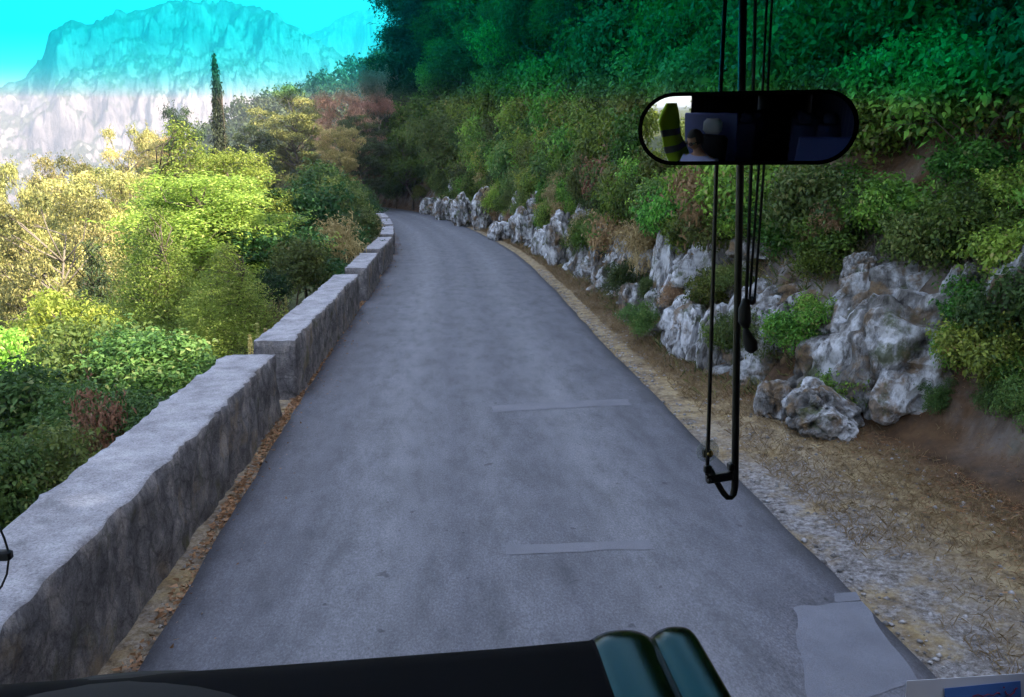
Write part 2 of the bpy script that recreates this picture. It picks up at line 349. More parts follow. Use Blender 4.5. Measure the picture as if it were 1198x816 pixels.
def land(x, y):
    sh = np.shape(x); x = np.asarray(x, float).ravel(); y = np.asarray(y, float).ravel()
    e, s = lateral(x, y); az = np.degrees(np.arctan2(x, np.maximum(y, 1)))
    t = e - HW - verge_w(s)
    n1 = fbm(P2(x, y) * 0.13, 3, 4); n2 = fbm(P2(x, y) * 0.9, 9, 4)
    hillm = 1 - (1 - sstep((az + 12) / 9.0) * 0.93 - 0.07) * sstep((y - 45) / 25)
    face = 1.45 * sstep(t / 0.8)
    rise = np.where(t < 18, 1.28 * np.maximum(t - 0.8, 0), 1.28 * 17.2 + (0.75 - .6 * sstep((y - 35) / 35)) * (t - 18)); rise = np.minimum(rise, 70 + 0.1 * rise)
    rz = (face + rise) * hillm + sstep(t / 3) * n1 * 1.2 + sstep(t / 0.6) * n2 * 0.35
    vz = -0.035 + 0.05 * sstep((e - HW - .1) / 0.8) + 0.03 * n2 * sstep((e - HW) / .6)
    zr = np.where(t > 0, vz + rz, vz)
    d = -e - HW - 0.75
    drop = -np.minimum(0.78 * np.maximum(d - .25, 0), 16) - 0.16 * np.clip(d - 20, 0, 80) + sstep(d / 5) * n1 * 1.5 + sstep(d) * n2 * .25
    zl = -0.03 + drop
    z = np.where(e > HW, zr, np.where(e < -HW - 0.6, zl, -0.03)); z = np.where(np.abs(e) < HW + .02, -0.06, z)
    # the wooded spur across the valley
    r = np.hypot(x, y)
    top = np.interp(az, [-40, -21, -17.5, -13, -9, -3.4, 6, 30], [-40, -18, 0, 25, 34, 46, 75, 90]) * 1.0
    spur = -36 + (top + 36) * np.exp(-((r - 340) / 105.0) ** 2) + 5 * fbm(P2(x, y) * 0.02, 5, 4)
    far = r > 110
    z = np.where(far, np.maximum(z, spur) * sstep((r - 110) / 60) + z * (1 - sstep((r - 110) / 60)), z)
    z = np.where(r > 700, z * (1 - sstep((r - 700) / 500)) - 40 * sstep((r - 700) / 500), z)
    return z.reshape(sh)
def axis(dense0, dense1, step, lo, hi, g=1.12):
    a = list(np.arange(dense0, dense1, step)); h = step
    while a[-1] < hi: h *= g; a.append(a[-1] + h)
    h = step
    while a[0] > lo: h *= g; a.insert(0, a[0] - h)
    return np.array(a)
gx = axis(-8, 10, 0.3, -5200, 5200); gy = axis(-4, 60, 0.45, -1500, 6500, 1.09)
GX, GY = np.meshgrid(gx, gy); GZ = land(GX, GY)
nx, ny = len(gx), len(gy); idx = np.arange(nx * ny).reshape(ny, nx)
fc = np.stack([idx[:-1, :-1], idx[:-1, 1:], idx[1:, 1:], idx[1:, :-1]], -1).reshape(-1, 4)
gm = mk_mesh('ground', np.stack([GX, GY, GZ], -1).reshape(-1, 3), fc, M['ground'], True)
e, s = lateral(GX, GY); t = e - HW - verge_w(s)
red = np.where(e > 0, sstep((-.25 - t) / .7), sstep((e + HW + 2.5) / 1.5)) * (np.abs(e) < 12)
grn = np.where(e > 0, .9 * sstep((HW + 1.3 - e) / .9) * sstep((9.5 - s) / 4) + 0.25 * sstep((HW + .5 - e) / .4), 0.5 * sstep((e + HW + 1) / .4)) * (np.abs(e) < 6)
blu = np.where(e > 0, sstep((t - .0) / .5) * sstep((2.2 - t) / 1.2) * .8, 0)
wd = np.maximum(sstep((-e - 3.2) / 1.5), (np.hypot(GX, GY).ravel() > 100) * 1.0); wa = gm.attributes.new('wild', 'FLOAT', 'POINT'); wa.data.foreach_set('value', wd.astype(np.float32).ravel())
za = gm.attributes.new('zone', 'FLOAT_COLOR', 'POINT'); za.data.foreach_set('color', np.stack([red, np.clip(grn, 0, 1), blu, np.ones_like(red)], -1).astype(np.float32).ravel())
tag(link('ground', gm), kind='structure')

# road sheet, with a small broken skirt at each edge
def road_sheet():
    w_ = np.linspace(-1, 1, 21); k = np.arange(0, len(AX)); vs = []; ac = []
    for i in k:
        jl = 0.012 * vnoise(P2(AX[i, 1] * 1.7, 0), 4) + .01 * vnoise(P2(AX[i, 1] * 6, 0), 5); jr = 0.012 * vnoise(P2(AX[i, 1] * 1.3, 7), 6) +   .01 * vnoise(P2(AX[i, 1] * 5, 7), 7)
        for q in w_:
            o = q * HW + (jr if q > .98 else 0) + (jl if q < -.98 else 0)
            vs.append((AX[i, 0] + AN[i, 0] * o, AX[i, 1] + AN[i, 1] * o, 0.03 * (1 - q * q) + 0.0)); ac.append(q)
        for q, j in ((1, jr), (-1, jl)):
            o = q * HW + j + q * .03
            vs.append((AX[i, 0] + AN[i, 0] * o, AX[i, 1] + AN[i, 1] * o, -0.1)); ac.append(q)
    n = 23; F_ = []
    for i in range(len(k) - 1):
        for j in range(20): F_.append((i * n + j, i * n + j + 1, (i + 1) * n + j + 1, (i + 1) * n + j))
        F_.append((i * n + 20, i * n + 21, (i + 1) * n + 21, (i + 1) * n + 20)); F_.append((i * n + 22, i * n, (i + 1) * n, (i + 1) * n + 22))
    me = mk_mesh('road', np.array(vs), np.array(F_), M['asphalt'], True)
    a = me.attributes.new('across', 'FLOAT', 'POINT'); a.data.foreach_set('value', np.array(ac, np.float32)); return link('road', me)
tag(road_sheet(), kind='structure')
def on_road(quads, mat, name='road_patch'):
    vs = []; fs = []
    for qd in quads:
        p = [ground(*c)[:2] for c in qd]; n = 14; b0 = len(vs)
        for i in range(n + 1):
            for j in range(n + 1):
                a, b_ = i / n, j / n; q = (p[0] * (1 - a) + p[1] * a) * (1 - b_) + (p[3] * (1 - a) + p[2] * a) * b_
                if i in (0, n) or j in (0, n): q = q + .018 * np.array([float(vnoise(P2(q[0] * 9, q[1] * 9), 2)), float(vnoise(P2(q[0] * 9, q[1] * 9), 3))])
                vs.append(q)
        fs += [(b0 + i * (n + 1) + j, b0 + (i + 1) * (n + 1) + j, b0 + (i + 1) * (n + 1) + j + 1, b0 + i * (n + 1) + j + 1) for i in range(n) for j in range(n)]
    vs = np.array(vs); e_, _ = lateral(vs[:, 0], vs[:, 1]); z = .03 * (1 - np.clip(e_ / HW, -1, 1) ** 2) + .003
    return tag(link(name, mk_mesh(name, np.column_stack([vs, z]), fs, mat)), kind='structure')
on_road([[(927, 713), (1009, 705), (1078, 800), (948, 835)], [(975, 695), (999, 693), (1008, 704), (979, 707)]], M['patch'])
on_road([[(592, 643), (760, 636), (763, 646), (593, 654)]], M['seam'])
on_road([[(575, 478), (735, 468), (738, 475), (576, 486)]], M['seam'])

# ------------------------------------------------------------------ low stone walls along the drop
def parapet(p0, p1, width, label, h=0.7, seed=0, h2=None):
    p0 = np.array(p0[:2]); p1 = np.array(p1[:2]); L_ = np.linalg.norm(p1 - p0); nxs = max(10, int(L_ / 0.07)); nys = 10; nzs = 12
    d = (p1 - p0) / L_; nrm = np.array([-d[1], d[0]])                  # towards the drop
    h2 = h2 or h
    def surf(u, v, fn): return fn(u, v)
    vs = []; fs = []
    def patch(fn, a, b_):
        base = len(vs)
        for i in range(a + 1):
            for j in range(b_ + 1): vs.append(fn(i / a, j / b_))
        for i in range(a):
            for j in range(b_):
                q = base + i * (b_ + 1) + j; fs.append((q, q + b_ + 1, q + b_ + 2, q + 1))
    zb = -0.35
    H_ = lambda u: h + (h2 - h) * u
    patch(lambda u, v: (u * L_, 0, zb + v * (H_(u) - zb)), nxs, nzs)                # road face
    patch(lambda u, v: (u * L_, v * width, H_(u)), nxs, nys)                         # top
    patch(lambda u, v: (u * L_, width, H_(u) - v * (H_(u) - zb)), nxs, nzs)          # far face
    patch(lambda u, v: (0, v * width, zb + u * (H_(0) - zb)), nzs, nys)
    patch(lambda u, v: (L_, v * width, H_(1) - u * (H_(1) - zb)), nzs, nys)
    V = np.array(vs, float)
    W = V.copy(); W[:, 0] += seed * 13.7
    dn = np.stack([fbm(W * 4.0, 21, 4), fbm(W * 4.0, 33, 4), fbm(W * 3.0, 47, 4)], -1) * np.array([.022, .03, .016])
    fine = np.stack([fbm(W * 14, 51, 3), fbm(W * 14, 53, 3), fbm(W * 14, 57, 3)], -1) * np.array([.015, .034, .012])
    top = (np.abs(V[:, 2] - (h + (h2 - h) * V[:, 0] / L_)) < 1e-4); edge = top & ((V[:, 1] < 1e-4) | (V[:, 1] > width - 1e-4))
    ch = np.maximum(0, fbm(W * 3.1, 61, 3)) * 0.03
    V = V + dn + fine; V[edge, 2] -= ch[edge]; V[edge, 1] += np.where(V[edge, 1] < width / 2, 1, -1) * (ch[edge] * .7 + .008)
    X = p0[0] + d[0] * V[:, 0] + nrm[0] * V[:, 1]; Y = p0[1] + d[1] * V[:, 0] + nrm[1] * V[:, 1]
    c = np.array([p0[0], p0[1], 0]); V3 = np.stack([X, Y, V[:, 2]], -1) - c
    me = mk_mesh('parapet_wall', V3, np.array(fs), M['wall'], True)
    import bmesh
    bm = bmesh.new(); bm.from_mesh(me); bmesh.ops.remove_doubles(bm, verts=bm.verts, dist=1e-4)
    bmesh.ops.recalc_face_normals(bm, faces=bm.faces); bm.to_mesh(me); bm.free()
    o = link('parapet_wall', me, loc=c); return tag(o, label, 'parapet wall', 'low stone parapet walls along the drop')
WI = [ground(*p) for p in [(115, 780), (327, 487), (348, 465), (421, 362), (430, 352), (444, 328), (447, 322), (460, 303)]]
d0 = WI[1] - WI[0]
parapet(WI[0] - d0 * 1.2, WI[1], 0.56, 'nearest and longest section of rough grey stone parapet, with a pale worn top', seed=1)
parapet(WI[2], WI[3], 0.47, 'second grey stone parapet section, square ended, just past the gap in the wall', seed=2)
parapet(WI[4], WI[5], 0.46, 'third stone parapet section, short, where the dark shrubs reach the road', seed=3)
parapet(WI[6], WI[7], 0.46, 'fourth stone parapet section, beside the yellow dry bush', seed=4)
names = ['fifth stone parapet section, at the start of the left bend', 'sixth stone parapet section along the bend, a short pale slab', 'seventh stone parapet section, a small pale slab on the bend',
         'eighth stone parapet section, tiny and far round the bend', 'ninth stone parapet section, tiny, near the vanishing end of the road', 'last visible stone parapet section, where the road disappears']
def axis_at(s_): return np.array([np.interp(s_, AS, AX[:, 0]), np.interp(s_, AS, AX[:, 1])]), np.array([np.interp(s_, AS, AN[:, 0]), np.interp(s_, AS, AN[:, 1])])
sa = 27.6
for i, nm in enumerate(names):
    ln = 4.6 if i < 4 else 6.0; a, an = axis_at(sa); b_, bn = axis_at(sa + ln)
    parapet(a - an * (HW - .12), b_ - bn * (HW - .12), 0.46, nm, seed=5 + i); sa += ln + 1.1

# ------------------------------------------------------------------ foliage makers
def leaves(rng, P, D, l, w, lc=None, droop=.3):
    """rhombic leaves at points P, roughly facing D"""
    n = len(P); D = D / np.maximum(np.linalg.norm(D, axis=1), 1e-6)[:, None]
    nr = D * 0.7 + rng.normal(0, .6, (n, 3)); nr /= np.linalg.norm(nr, axis=1)[:, None]
    t = np.cross(nr, rng.normal(0, 1, (n, 3))); t /= np.maximum(np.linalg.norm(t, axis=1), 1e-6)[:, None]
    b = np.cross(nr, t); s = rng.uniform(.65, 1.3, (n, 1)); L_ = l * s; W_ = w * s
    dz = np.zeros((n, 3)); dz[:, 2] = -droop * L_[:, 0]
    V = np.stack([P, P + t * L_ * .5 + b * W_ * .5, P + t * L_ + dz, P + t * L_ * .5 - b * W_ * .5], 1).reshape(-1, 3)
    f = np.arange(n * 4).reshape(n, 4)
    if lc is None: lc = rng.random(n)
    return V, f, lc
def blob_points(rng, blobs, n, squash=1.0, shell=.55, up=.25):
    c = np.array([b[0] for b in blobs]); r = np.array([b[1] for b in blobs]); p = r ** 2 / (r ** 2).sum()
    k = rng.choice(len(blobs), n, p=p); d = rng.normal(0, 1, (n, 3)); d /= np.linalg.norm(d, axis=1)[:, None]
    d[:, 2] = np.where((d[:, 2] < -0.2) & (rng.random(n) < .6), -d[:, 2], d[:, 2])
    rad = shell + (1.08 - shell) * rng.random(n) ** .6
    rad *= 1 + .28 * fbm(d * 2.3 + c[k] * 1.7, 5, 3)
    P = c[k] + d * (r[k] * rad)[:, None] * np.array([1, 1, squash]); D = d.copy(); D[:, 2] += up
    m = rng.random(n) < .16; sd = rng.normal(0, 1, (len(blobs), 7, 3)); sd[..., 2] = np.abs(sd[..., 2]) * .8; sd /= np.linalg.norm(sd, axis=2)[..., None]
    ki = rng.integers(0, 7, n); q = rng.uniform(.7, 1.75, n); Ps = c[k] + sd[k, ki] * (r[k] * q)[:, None] * np.array([1, 1, (1 + squash) / 2]) + rng.normal(0, .05, (n, 3)) * r[k][:, None]
    P = np.where(m[:, None], Ps, P); tone0 = 0
    tone = np.clip(0.45 + .35 * vnoise(c[k] * 3.1, 8) + rng.normal(0, .22, n), 0, 1)
    return P, D, tone
def limbs(rng, base_h, blobs, r0, top, lean=0.1, kink=.12, trunk_top=None):
    mb = MB(); n = 7; pts = []; a = rng.uniform(0, 6.28)
    tt = trunk_top or top * .8
    for i in range(n):
        q = i / (n - 1); pts.append((lean * q * tt * math.cos(a) + rng.normal(0, .015) * tt * (i > 0), lean * q * tt * math.sin(a) + rng.normal(0, .015) * tt * (i > 0), q * tt - .3 * (i == 0)))
    mb.tube(pts, [r0 * (1.25 if i == 0 else 1 - .8 * i / (n - 1)) for i in range(n)], 7)
    for c, r in blobs:
        c = np.array(c); zq = min(max(c[2] - rng.uniform(.5, 1.2) * (abs(c[0]) + abs(c[1])) * .6, base_h), tt * .95); k = zq / tt * (n - 1); i0 = int(min(k, n - 2)); q = k - i0
        p = np.array(pts[i0]) * (1 - q) + np.array(pts[i0 + 1]) * q; mid = (p + c) / 2 + rng.normal(0, kink, 3) * np.linalg.norm(c - p); rr = r0 * .42 * (1 - .6 * zq / top)
        mb.tube([p, mid, c, c + (c - mid) * .35], [rr, rr * .7, rr * .4, rr * .12], 5)
        for _ in range(3):
            e_ = c + rng.normal(0, 1, 3) * r * .6; mb.tube([mid * .4 + c * .6, (c + e_) / 2 + rng.normal(0, .1, 3) * r, e_], [rr * .35, rr * .22, rr * .08], 4)
    return mb
def make_arch(seed, kind, crown_mat, bark, H, Rr, n, l, w, base=.3, nb=14, squash=1.0, rb=(.28, .42), shell=.5, r0=None):
    rng = np.random.default_rng(seed); blobs = []
    zc = H * (base + 1) / 2; hz = H * (1 - base) / 2
    for i in range(nb):
        if kind == 'round':
            for _ in range(20):
                d = rng.normal(0, 1, 3); d /= np.linalg.norm(d); q = rng.uniform(.35, .8)
                if d[2] > -.6: break
            c = np.array([d[0] * Rr * q, d[1] * Rr * q, zc + d[2] * hz * q * .95]); r = Rr * rng.uniform(*rb)
        elif kind == 'cone':
            z = H * (base + (1 - base) * (i + .3) / nb * .96); rad = Rr * (1 - (z / H - base) / (1 - base)) ** .75; a = i * 2.4 + rng.uniform(-.5, .5)
            c = np.array([math.cos(a) * rad * .55, math.sin(a) * rad * .55, z]); r = max(.14 * Rr, rad * rng.uniform(.42, .62))
        elif kind == 'layer':                                       # pine: flat pads at branch ends
            z = H * (base + (1 - base) * rng.random() ** .8 * .93); q = z / H; rad = Rr * (0.35 + .75 * math.sin(math.pi * min(1, (1.08 - q) / (1.12 - base)) ** .8)); a = i * 2.4 + rng.uniform(-.6, .6)
            c = np.array([math.cos(a) * rad * rng.uniform(.35, .85), math.sin(a) * rad * rng.uniform(.35, .85), z]); r = Rr * rng.uniform(*rb)
        elif kind == 'column':
            q = i / (nb - 1); z = H * (base + (1 - base) * q * .97); r = Rr * (.25 + .85 * math.sin(math.pi * min(1, .18 + .82 * q)) ** .8) * .8; c = np.array([*(rng.normal(0, .12, 2) * r), z])
        blobs.append((c, r))
    if kind == 'layer': blobs.append((np.array([0, 0, H * .95]), Rr * rb[0]))
    P, D, tone = blob_points(rng, blobs, n, squash, shell)
    V, f, lc = leaves(rng, P, D, l, w, tone)
    tm = limbs(rng, H * base * .6, blobs, r0 or H * .018 + .03, H)
    Hr = float(np.percentile(V[:, 2], 99.6)); Rq = float(np.percentile(np.hypot(V[:, 0], V[:, 1]), 93))
    return dict(H=Hr, R=Rq, crown=mk_mesh('foliage', V, f, crown_mat, False, lc), trunk=mk_mesh('trunk', tm.v, tm.f, bark, True))
CNT = [0]
def plant(name, arch, loc, sx, sz, rz, label, cat, group=None, tilt=0.0, parts=('trunk', 'crown')):
    o = bpy.data.objects.new(name, None); COL.objects.link(o); o.empty_display_size = .2
    o.location = loc; o.rotation_euler = (tilt, 0, rz); o.scale = (sx, sx, sz); tag(o, label, cat, group)
    link(parts[0], arch['trunk'], o); link(parts[1], arch['crown'], o); CNT[0] += 1
    return o
def place(name, arch, u, vtop, dist, wpx, label, cat, group=None, rz=None, maxk=2.2, parts=('trunk', 'crown'), sink=0.0):
    """top of the crown at photo pixel (u, vtop), dist metres ahead, crown wpx wide; it stands on the land below"""
    p = at_dist(u, vtop, dist); z0 = float(land(np.array([p[0]]), np.array([p[1]]))[0]) - sink
    sx = wpx * dist / F / (2 * arch['R']); sz = max(.25 * sx, (p[2] - z0) / arch['H'])
    return plant(name, arch, (p[0], p[1], z0), sx, min(sz, maxk * sx * 1.6), rnd.uniform(0, 6.28) if rz is None else rz, label, cat, group, parts=parts)
rnd = random.Random(7)
A = {}
for i in range(4):
    A['shrub%d' % i] = make_arch(100 + i, 'round', [M['leaf_bank'], M['leaf_bank2'], M['leaf_bank'], M['leaf_mid']][i], M['bark'], 1.9, 1.05, 6500, .095, .055, base=.02, nb=16, rb=(.3, .45), shell=.35, r0=.03)
    A['btree%d' % i] = make_arch(120 + i, 'round', [M['leaf_bank'], M['leaf_mid'], M['leaf_bank2'], M['leaf_dark']][i], M['bark'], 6.0, 2.3, 18000, .125, .065, base=.12, nb=24, rb=(.24, .36), shell=.4, r0=.09)
for i in range(3):
    A['hazel%d' % i] = make_arch(140 + i, 'round', M['leaf_mid'] if i < 2 else M['leaf_dark'], M['bark'], 3.2, 1.5, 9000, .115, .055, base=.05, nb=20, rb=(.26, .4), shell=.35, r0=.04)
    A['pine%d' % i] = make_arch(160 + i, 'layer', M['pine'], M['barkpale'], 12, 3.6, 42000, .17, .065, base=.18, nb=60, squash=.62, rb=(.15, .27), shell=.6, r0=.2)
A['ash'] = make_arch(180, 'cone', M['leaf_bright'], M['bark'], 9.5, 2.7, 44000, .10, .045, base=.12, nb=60, shell=.35, r0=.12)
A['ash3'] = make_arch(182, 'round', M['leaf_bright'], M['bark'], 9.5, 2.4, 34000, .10, .045, base=.2, nb=50, rb=(.16, .28), shell=.35, r0=.12)
A['ash2'] = make_arch(181, 'round', M['leaf_bright'], M['bark'], 5, 1.8, 11000, .13, .055, base=.1, nb=26, rb=(.18, .3), shell=.3, r0=.07)
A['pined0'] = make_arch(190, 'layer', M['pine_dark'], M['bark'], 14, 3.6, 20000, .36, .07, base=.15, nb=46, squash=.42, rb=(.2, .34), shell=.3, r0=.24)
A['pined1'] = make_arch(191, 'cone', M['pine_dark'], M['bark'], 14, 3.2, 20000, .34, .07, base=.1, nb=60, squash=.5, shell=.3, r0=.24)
A['pineb'] = make_arch(192, 'layer', M['pine_brown'], M['barkpale'], 12, 3.4, 11000, .34, .06, base=.2, nb=34, squash=.6, rb=(.22, .34), shell=.2, r0=.2)
A['cyp'] = make_arch(193, 'column', M['cypress'], M['bark'], 14, 0.95, 22000, .26, .12, base=.05, nb=40, shell=.3, r0=.12)
A['dryb'] = make_arch(194, 'round', M['dry'], M['bark'], 1.2, .6, 1300, .08, .035, base=.05, nb=10, rb=(.3, .45), shell=.2, r0=.02)
A['straw'] = make_arch(195, 'round', M['straw'], M['bark'], 1.4, .75, 3500, .12, .02, base=.0, nb=12, rb=(.3, .45), shell=.2, r0=.02)

# ------------------------------------------------------------------ plants of the bank right of the road
rows = [(0.9, 0.8, 'shrub', .66), (1.6, .95, 'shrub', .95), (2.5, 1.3, 'shrub', 1.15), (3.6, 1.7, 'shrub', 1.5), (5.2, 2.3, 'btree', .85), (8.0, 3.8, 'btree', 1.15), (12.5, 5.2, 'btree', 1.5), (18, 7.5, 'btree', 1.7)]
for ri, (toff, step, kind, sc) in enumerate(rows):
    s_ = 4.2 + ri * .37 - (14 if ri in (4, 5, 6) else 0)
    while s_ < 92:
        far = 1 + max(0, s_ - 18) / 40
        c, nrm = axis_at(s_); tt = toff + rnd.uniform(-.35, .35) * min(step, 2); off = HW + float(verge_w(s_)) + tt; x, y = c + nrm * off
        elev = (off * .0)
        z = float(land(np.array([x]), np.array([y]))[0])
        d = math.hypot(x, y); topang = (z - EYE) / max(d, 1)
        q = sc * rnd.uniform(.8, 1.25) * (far ** .5)
        skip = topang > 0.42 or (ri == 0 and (rnd.random() < .35 or (s_ < 9.5 and rnd.random() < .6)))
        az = math.degrees(math.atan2(x, max(y, 1)))
        if az < -7 and y > 60: skip = True
        if s_ < 3: skip = ri not in (5, 6)  # unseen trees beside and behind the bus, added only to cast shade
        if not skip:
            arch = A[kind + str(rnd.randrange(4))]
            if ri <= 1: lab, g_ = ('low leafy shrub growing out of the white rocks right of the road' if s_ > 9 else 'low leafy shrub behind the big grey boulder at the right'), 'shrubs over the roadside rocks'
            elif ri <= 3: lab, g_ = 'dense green shrub on the steep bank above the roadside rocks', 'shrubs on the steep bank'
            elif s_ < 30: lab, g_ = 'tall leafy tree high on the shaded bank, near end of the bank', 'leafy trees on the near bank'
            else: lab, g_ = 'tall leafy tree high on the shaded bank, farther along towards the bend', 'leafy trees on the far bank'
            plant('shrub' if kind == 'shrub' else 'tree', arch, (x, y, z - .25 * q), q, q * rnd.uniform(.85, 1.15), rnd.uniform(0, 6.28), lab, 'shrub' if kind == 'shrub' else 'tree', g_,
                  parts=('stems', 'foliage') if kind == 'shrub' else ('trunk', 'crown'))
        s_ += step * far * rnd.uniform(.75, 1.2)
print('bank', CNT[0])

# ------------------------------------------------------------------ rocks at the foot of the bank
def rock_mesh(seed, w_, d_, h_, flute=.5):
    import bmesh
    bm = bmesh.new(); bmesh.ops.create_icosphere(bm, subdivisions=5, radius=1)
    V = np.array([v.co[:] for v in bm.verts]); n = V.copy()
    V = np.sign(V) * np.abs(V) ** .8                                # blockier
    W = n * 1.3 + seed * 7.77
    rr = 1 + .30 * fbm(W, 1, 3) + .20 * fbm(n * np.array([3.2, 3.2, 1.1]) + seed * 3.3, 4, 5, True) * flute * 2 + .05 * fbm(n * 9 + seed, 8, 4)
    cv, cb = voro((V * np.array([w_, d_, h_]) / 2 + .06 * fbm(n * 4, 3, 3)[:, None]) * np.array([3.6, 3.6, 1.7]) * (.62 if w_ > .9 else 1) + seed * 5.1, seed)
    rr += .13 * cv - .10 * np.exp(-(cb / .10) ** 2)
    V = V * rr[:, None] * np.array([w_ / 2, d_ / 2, h_ / 2]); V[:, 2] += h_ * .42
    for v, c in zip(bm.verts, V): v.co = c
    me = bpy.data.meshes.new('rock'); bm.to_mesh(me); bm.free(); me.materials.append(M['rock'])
    return me
rocks = [  # px, py of the foot, width px, height px, label
 (1048, 503, 150, 185, 'largest grey boulder right of the road, taller than the wall opposite, with shrubs behind it'),
 (1105, 470, 120, 190, 'dark shaded rock mass leaning behind the largest boulder, half under the shrubs'),
 (903, 492, 42, 40, 'small rounded white rock in the dry grass, the nearest one to the asphalt'),
 (930, 512, 84, 50, 'low slanting white rock lying in the dry grass in front of the largest boulder'),
 (948, 465, 70, 75, 'pale angular rock between the slanting white rock and the bank'),
 (928, 415, 70, 95, 'round headed pale rock standing up on the bank behind the blind cord toggles'),
 (880, 447, 92, 110, 'broad grey sloping rock slab at the foot of the bank behind the thick rod'),
 (828, 435, 40, 75, 'narrow tilted white rock fin between the two black rods and the grass'),
 (793, 423, 44, 62, 'low fluted white rock fin just left of the thin black rod'),
 (806, 385, 52, 120, 'tall pale rock column under the bank shrubs, left of the thin black rod'),
 (768, 385, 46, 118, 'tall fluted grey rock pillar with a pointed top'),
 (741, 380, 34, 46, 'small bright white rock at the foot of the pointed pillar'),
 (724, 350, 34, 68, 'leaning white rock fin with brown grass above it'),
 (700, 338, 30, 70, 'ochre stained rock with a white vertical streak'),
 (680, 325, 30, 70, 'white streaked rock block in the middle of the rock face'),
 (652, 312, 34, 70, 'bright white upright rock block, the widest in the middle distance'),
 (628, 300, 26, 40, 'grey rock partly hidden by hanging greenery'),
 (604, 287, 26, 48, 'grey rock with brown grass on top, farther along the road'),
 (578, 281, 22, 24, 'low grey rock half buried in green weeds beside the road'),
 (553, 269, 22, 56, 'tall bright white rock with a thin spike, far along the road'),
 (534, 265, 24, 40, 'grey white fluted rock left of the spiked one'),
 (515, 258, 22, 32, 'pale brown rock far along the road'),
 (497, 251, 20, 22, 'small dark grey rock far along the road'),
 (455, 241, 16, 14, 'small grey rock on the outside of the far bend'),
]
for i, (u, v, wp, hp, lab) in enumerate(rocks):
    if i in (1,): p = ground(u, v - 0) + np.array([1.0, .9, 0]); 
    elif i == 5: p = ground(915, 455)
    else: p = ground(u, v)
    dep = (p[1] * math.cos(YAW) + p[0] * math.sin(YAW)) * math.cos(PITCH) + EYE * math.sin(PITCH)
    w_ = wp * dep / F; h_ = hp * dep / F * (.82 if i > 13 else (.80 if i < 2 else 1)); dd = w_ * rnd.uniform(.9, 1.3)
    if i == 5: h_ *= 1.15
    p = p + np.array([.30 * dd, .3 * dd, 0]); p[0] -= .28 if i == 0 else 0
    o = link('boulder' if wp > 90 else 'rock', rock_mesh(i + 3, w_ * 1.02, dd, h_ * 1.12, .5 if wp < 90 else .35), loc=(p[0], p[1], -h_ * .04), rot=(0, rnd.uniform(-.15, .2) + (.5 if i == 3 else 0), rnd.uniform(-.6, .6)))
    tag(o, lab, 'rock', 'white limestone rocks along the bank')

def ray_land(u, v):
    r = ray(u, v); t = np.arange(3, 90, .12); P = r[None] * t[:, None] + np.array([0, 0, EYE]); below = P[:, 2] < land(P[:, 0], P[:, 1])
    return P[below.argmax()] if below.any() else None
got = []
rockline = lambda u: np.interp(u, [470, 520, 560, 640, 700, 760, 800, 850, 900, 940, 1040, 1100, 1240], [212, 218, 225, 240, 250, 262, 285, 318, 305, 312, 300, 310, 340])
tries = 0
while len(got) < 135 and tries < 2500:
    tries += 1; u = rnd.uniform(480, 1260); v = rnd.uniform(90, float(rockline(u)) - 4); p = ray_land(u, v)
    if p is None: continue
    d = float(np.linalg.norm(p)); r_ = np.interp(d, [7, 14, 30, 60], [.42, .7, 1.15, 1.7]) * rnd.uniform(.75, 1.2)
    if any(np.linalg.norm(p - g_) < (r_ + q_) * .55 for g_, q_ in got): continue
    got.append((p, r_)); near = u > 900
    plant('shrub', A['shrub%d' % rnd.randrange(4)], (p[0], p[1], p[2] - .35 * r_), r_ / .95, r_ / .95 * rnd.uniform(.7, 1.0), rnd.uniform(0, 6.28),
          'leafy shrub crowding the bank above the boulders on the right of the mirror' if near else 'small leafy shrub filling the bank between the rocks and the trees', 'shrub',
          'shrubs right of the mirror' if near else 'small shrubs filling the bank', parts=('stems', 'foliage'))
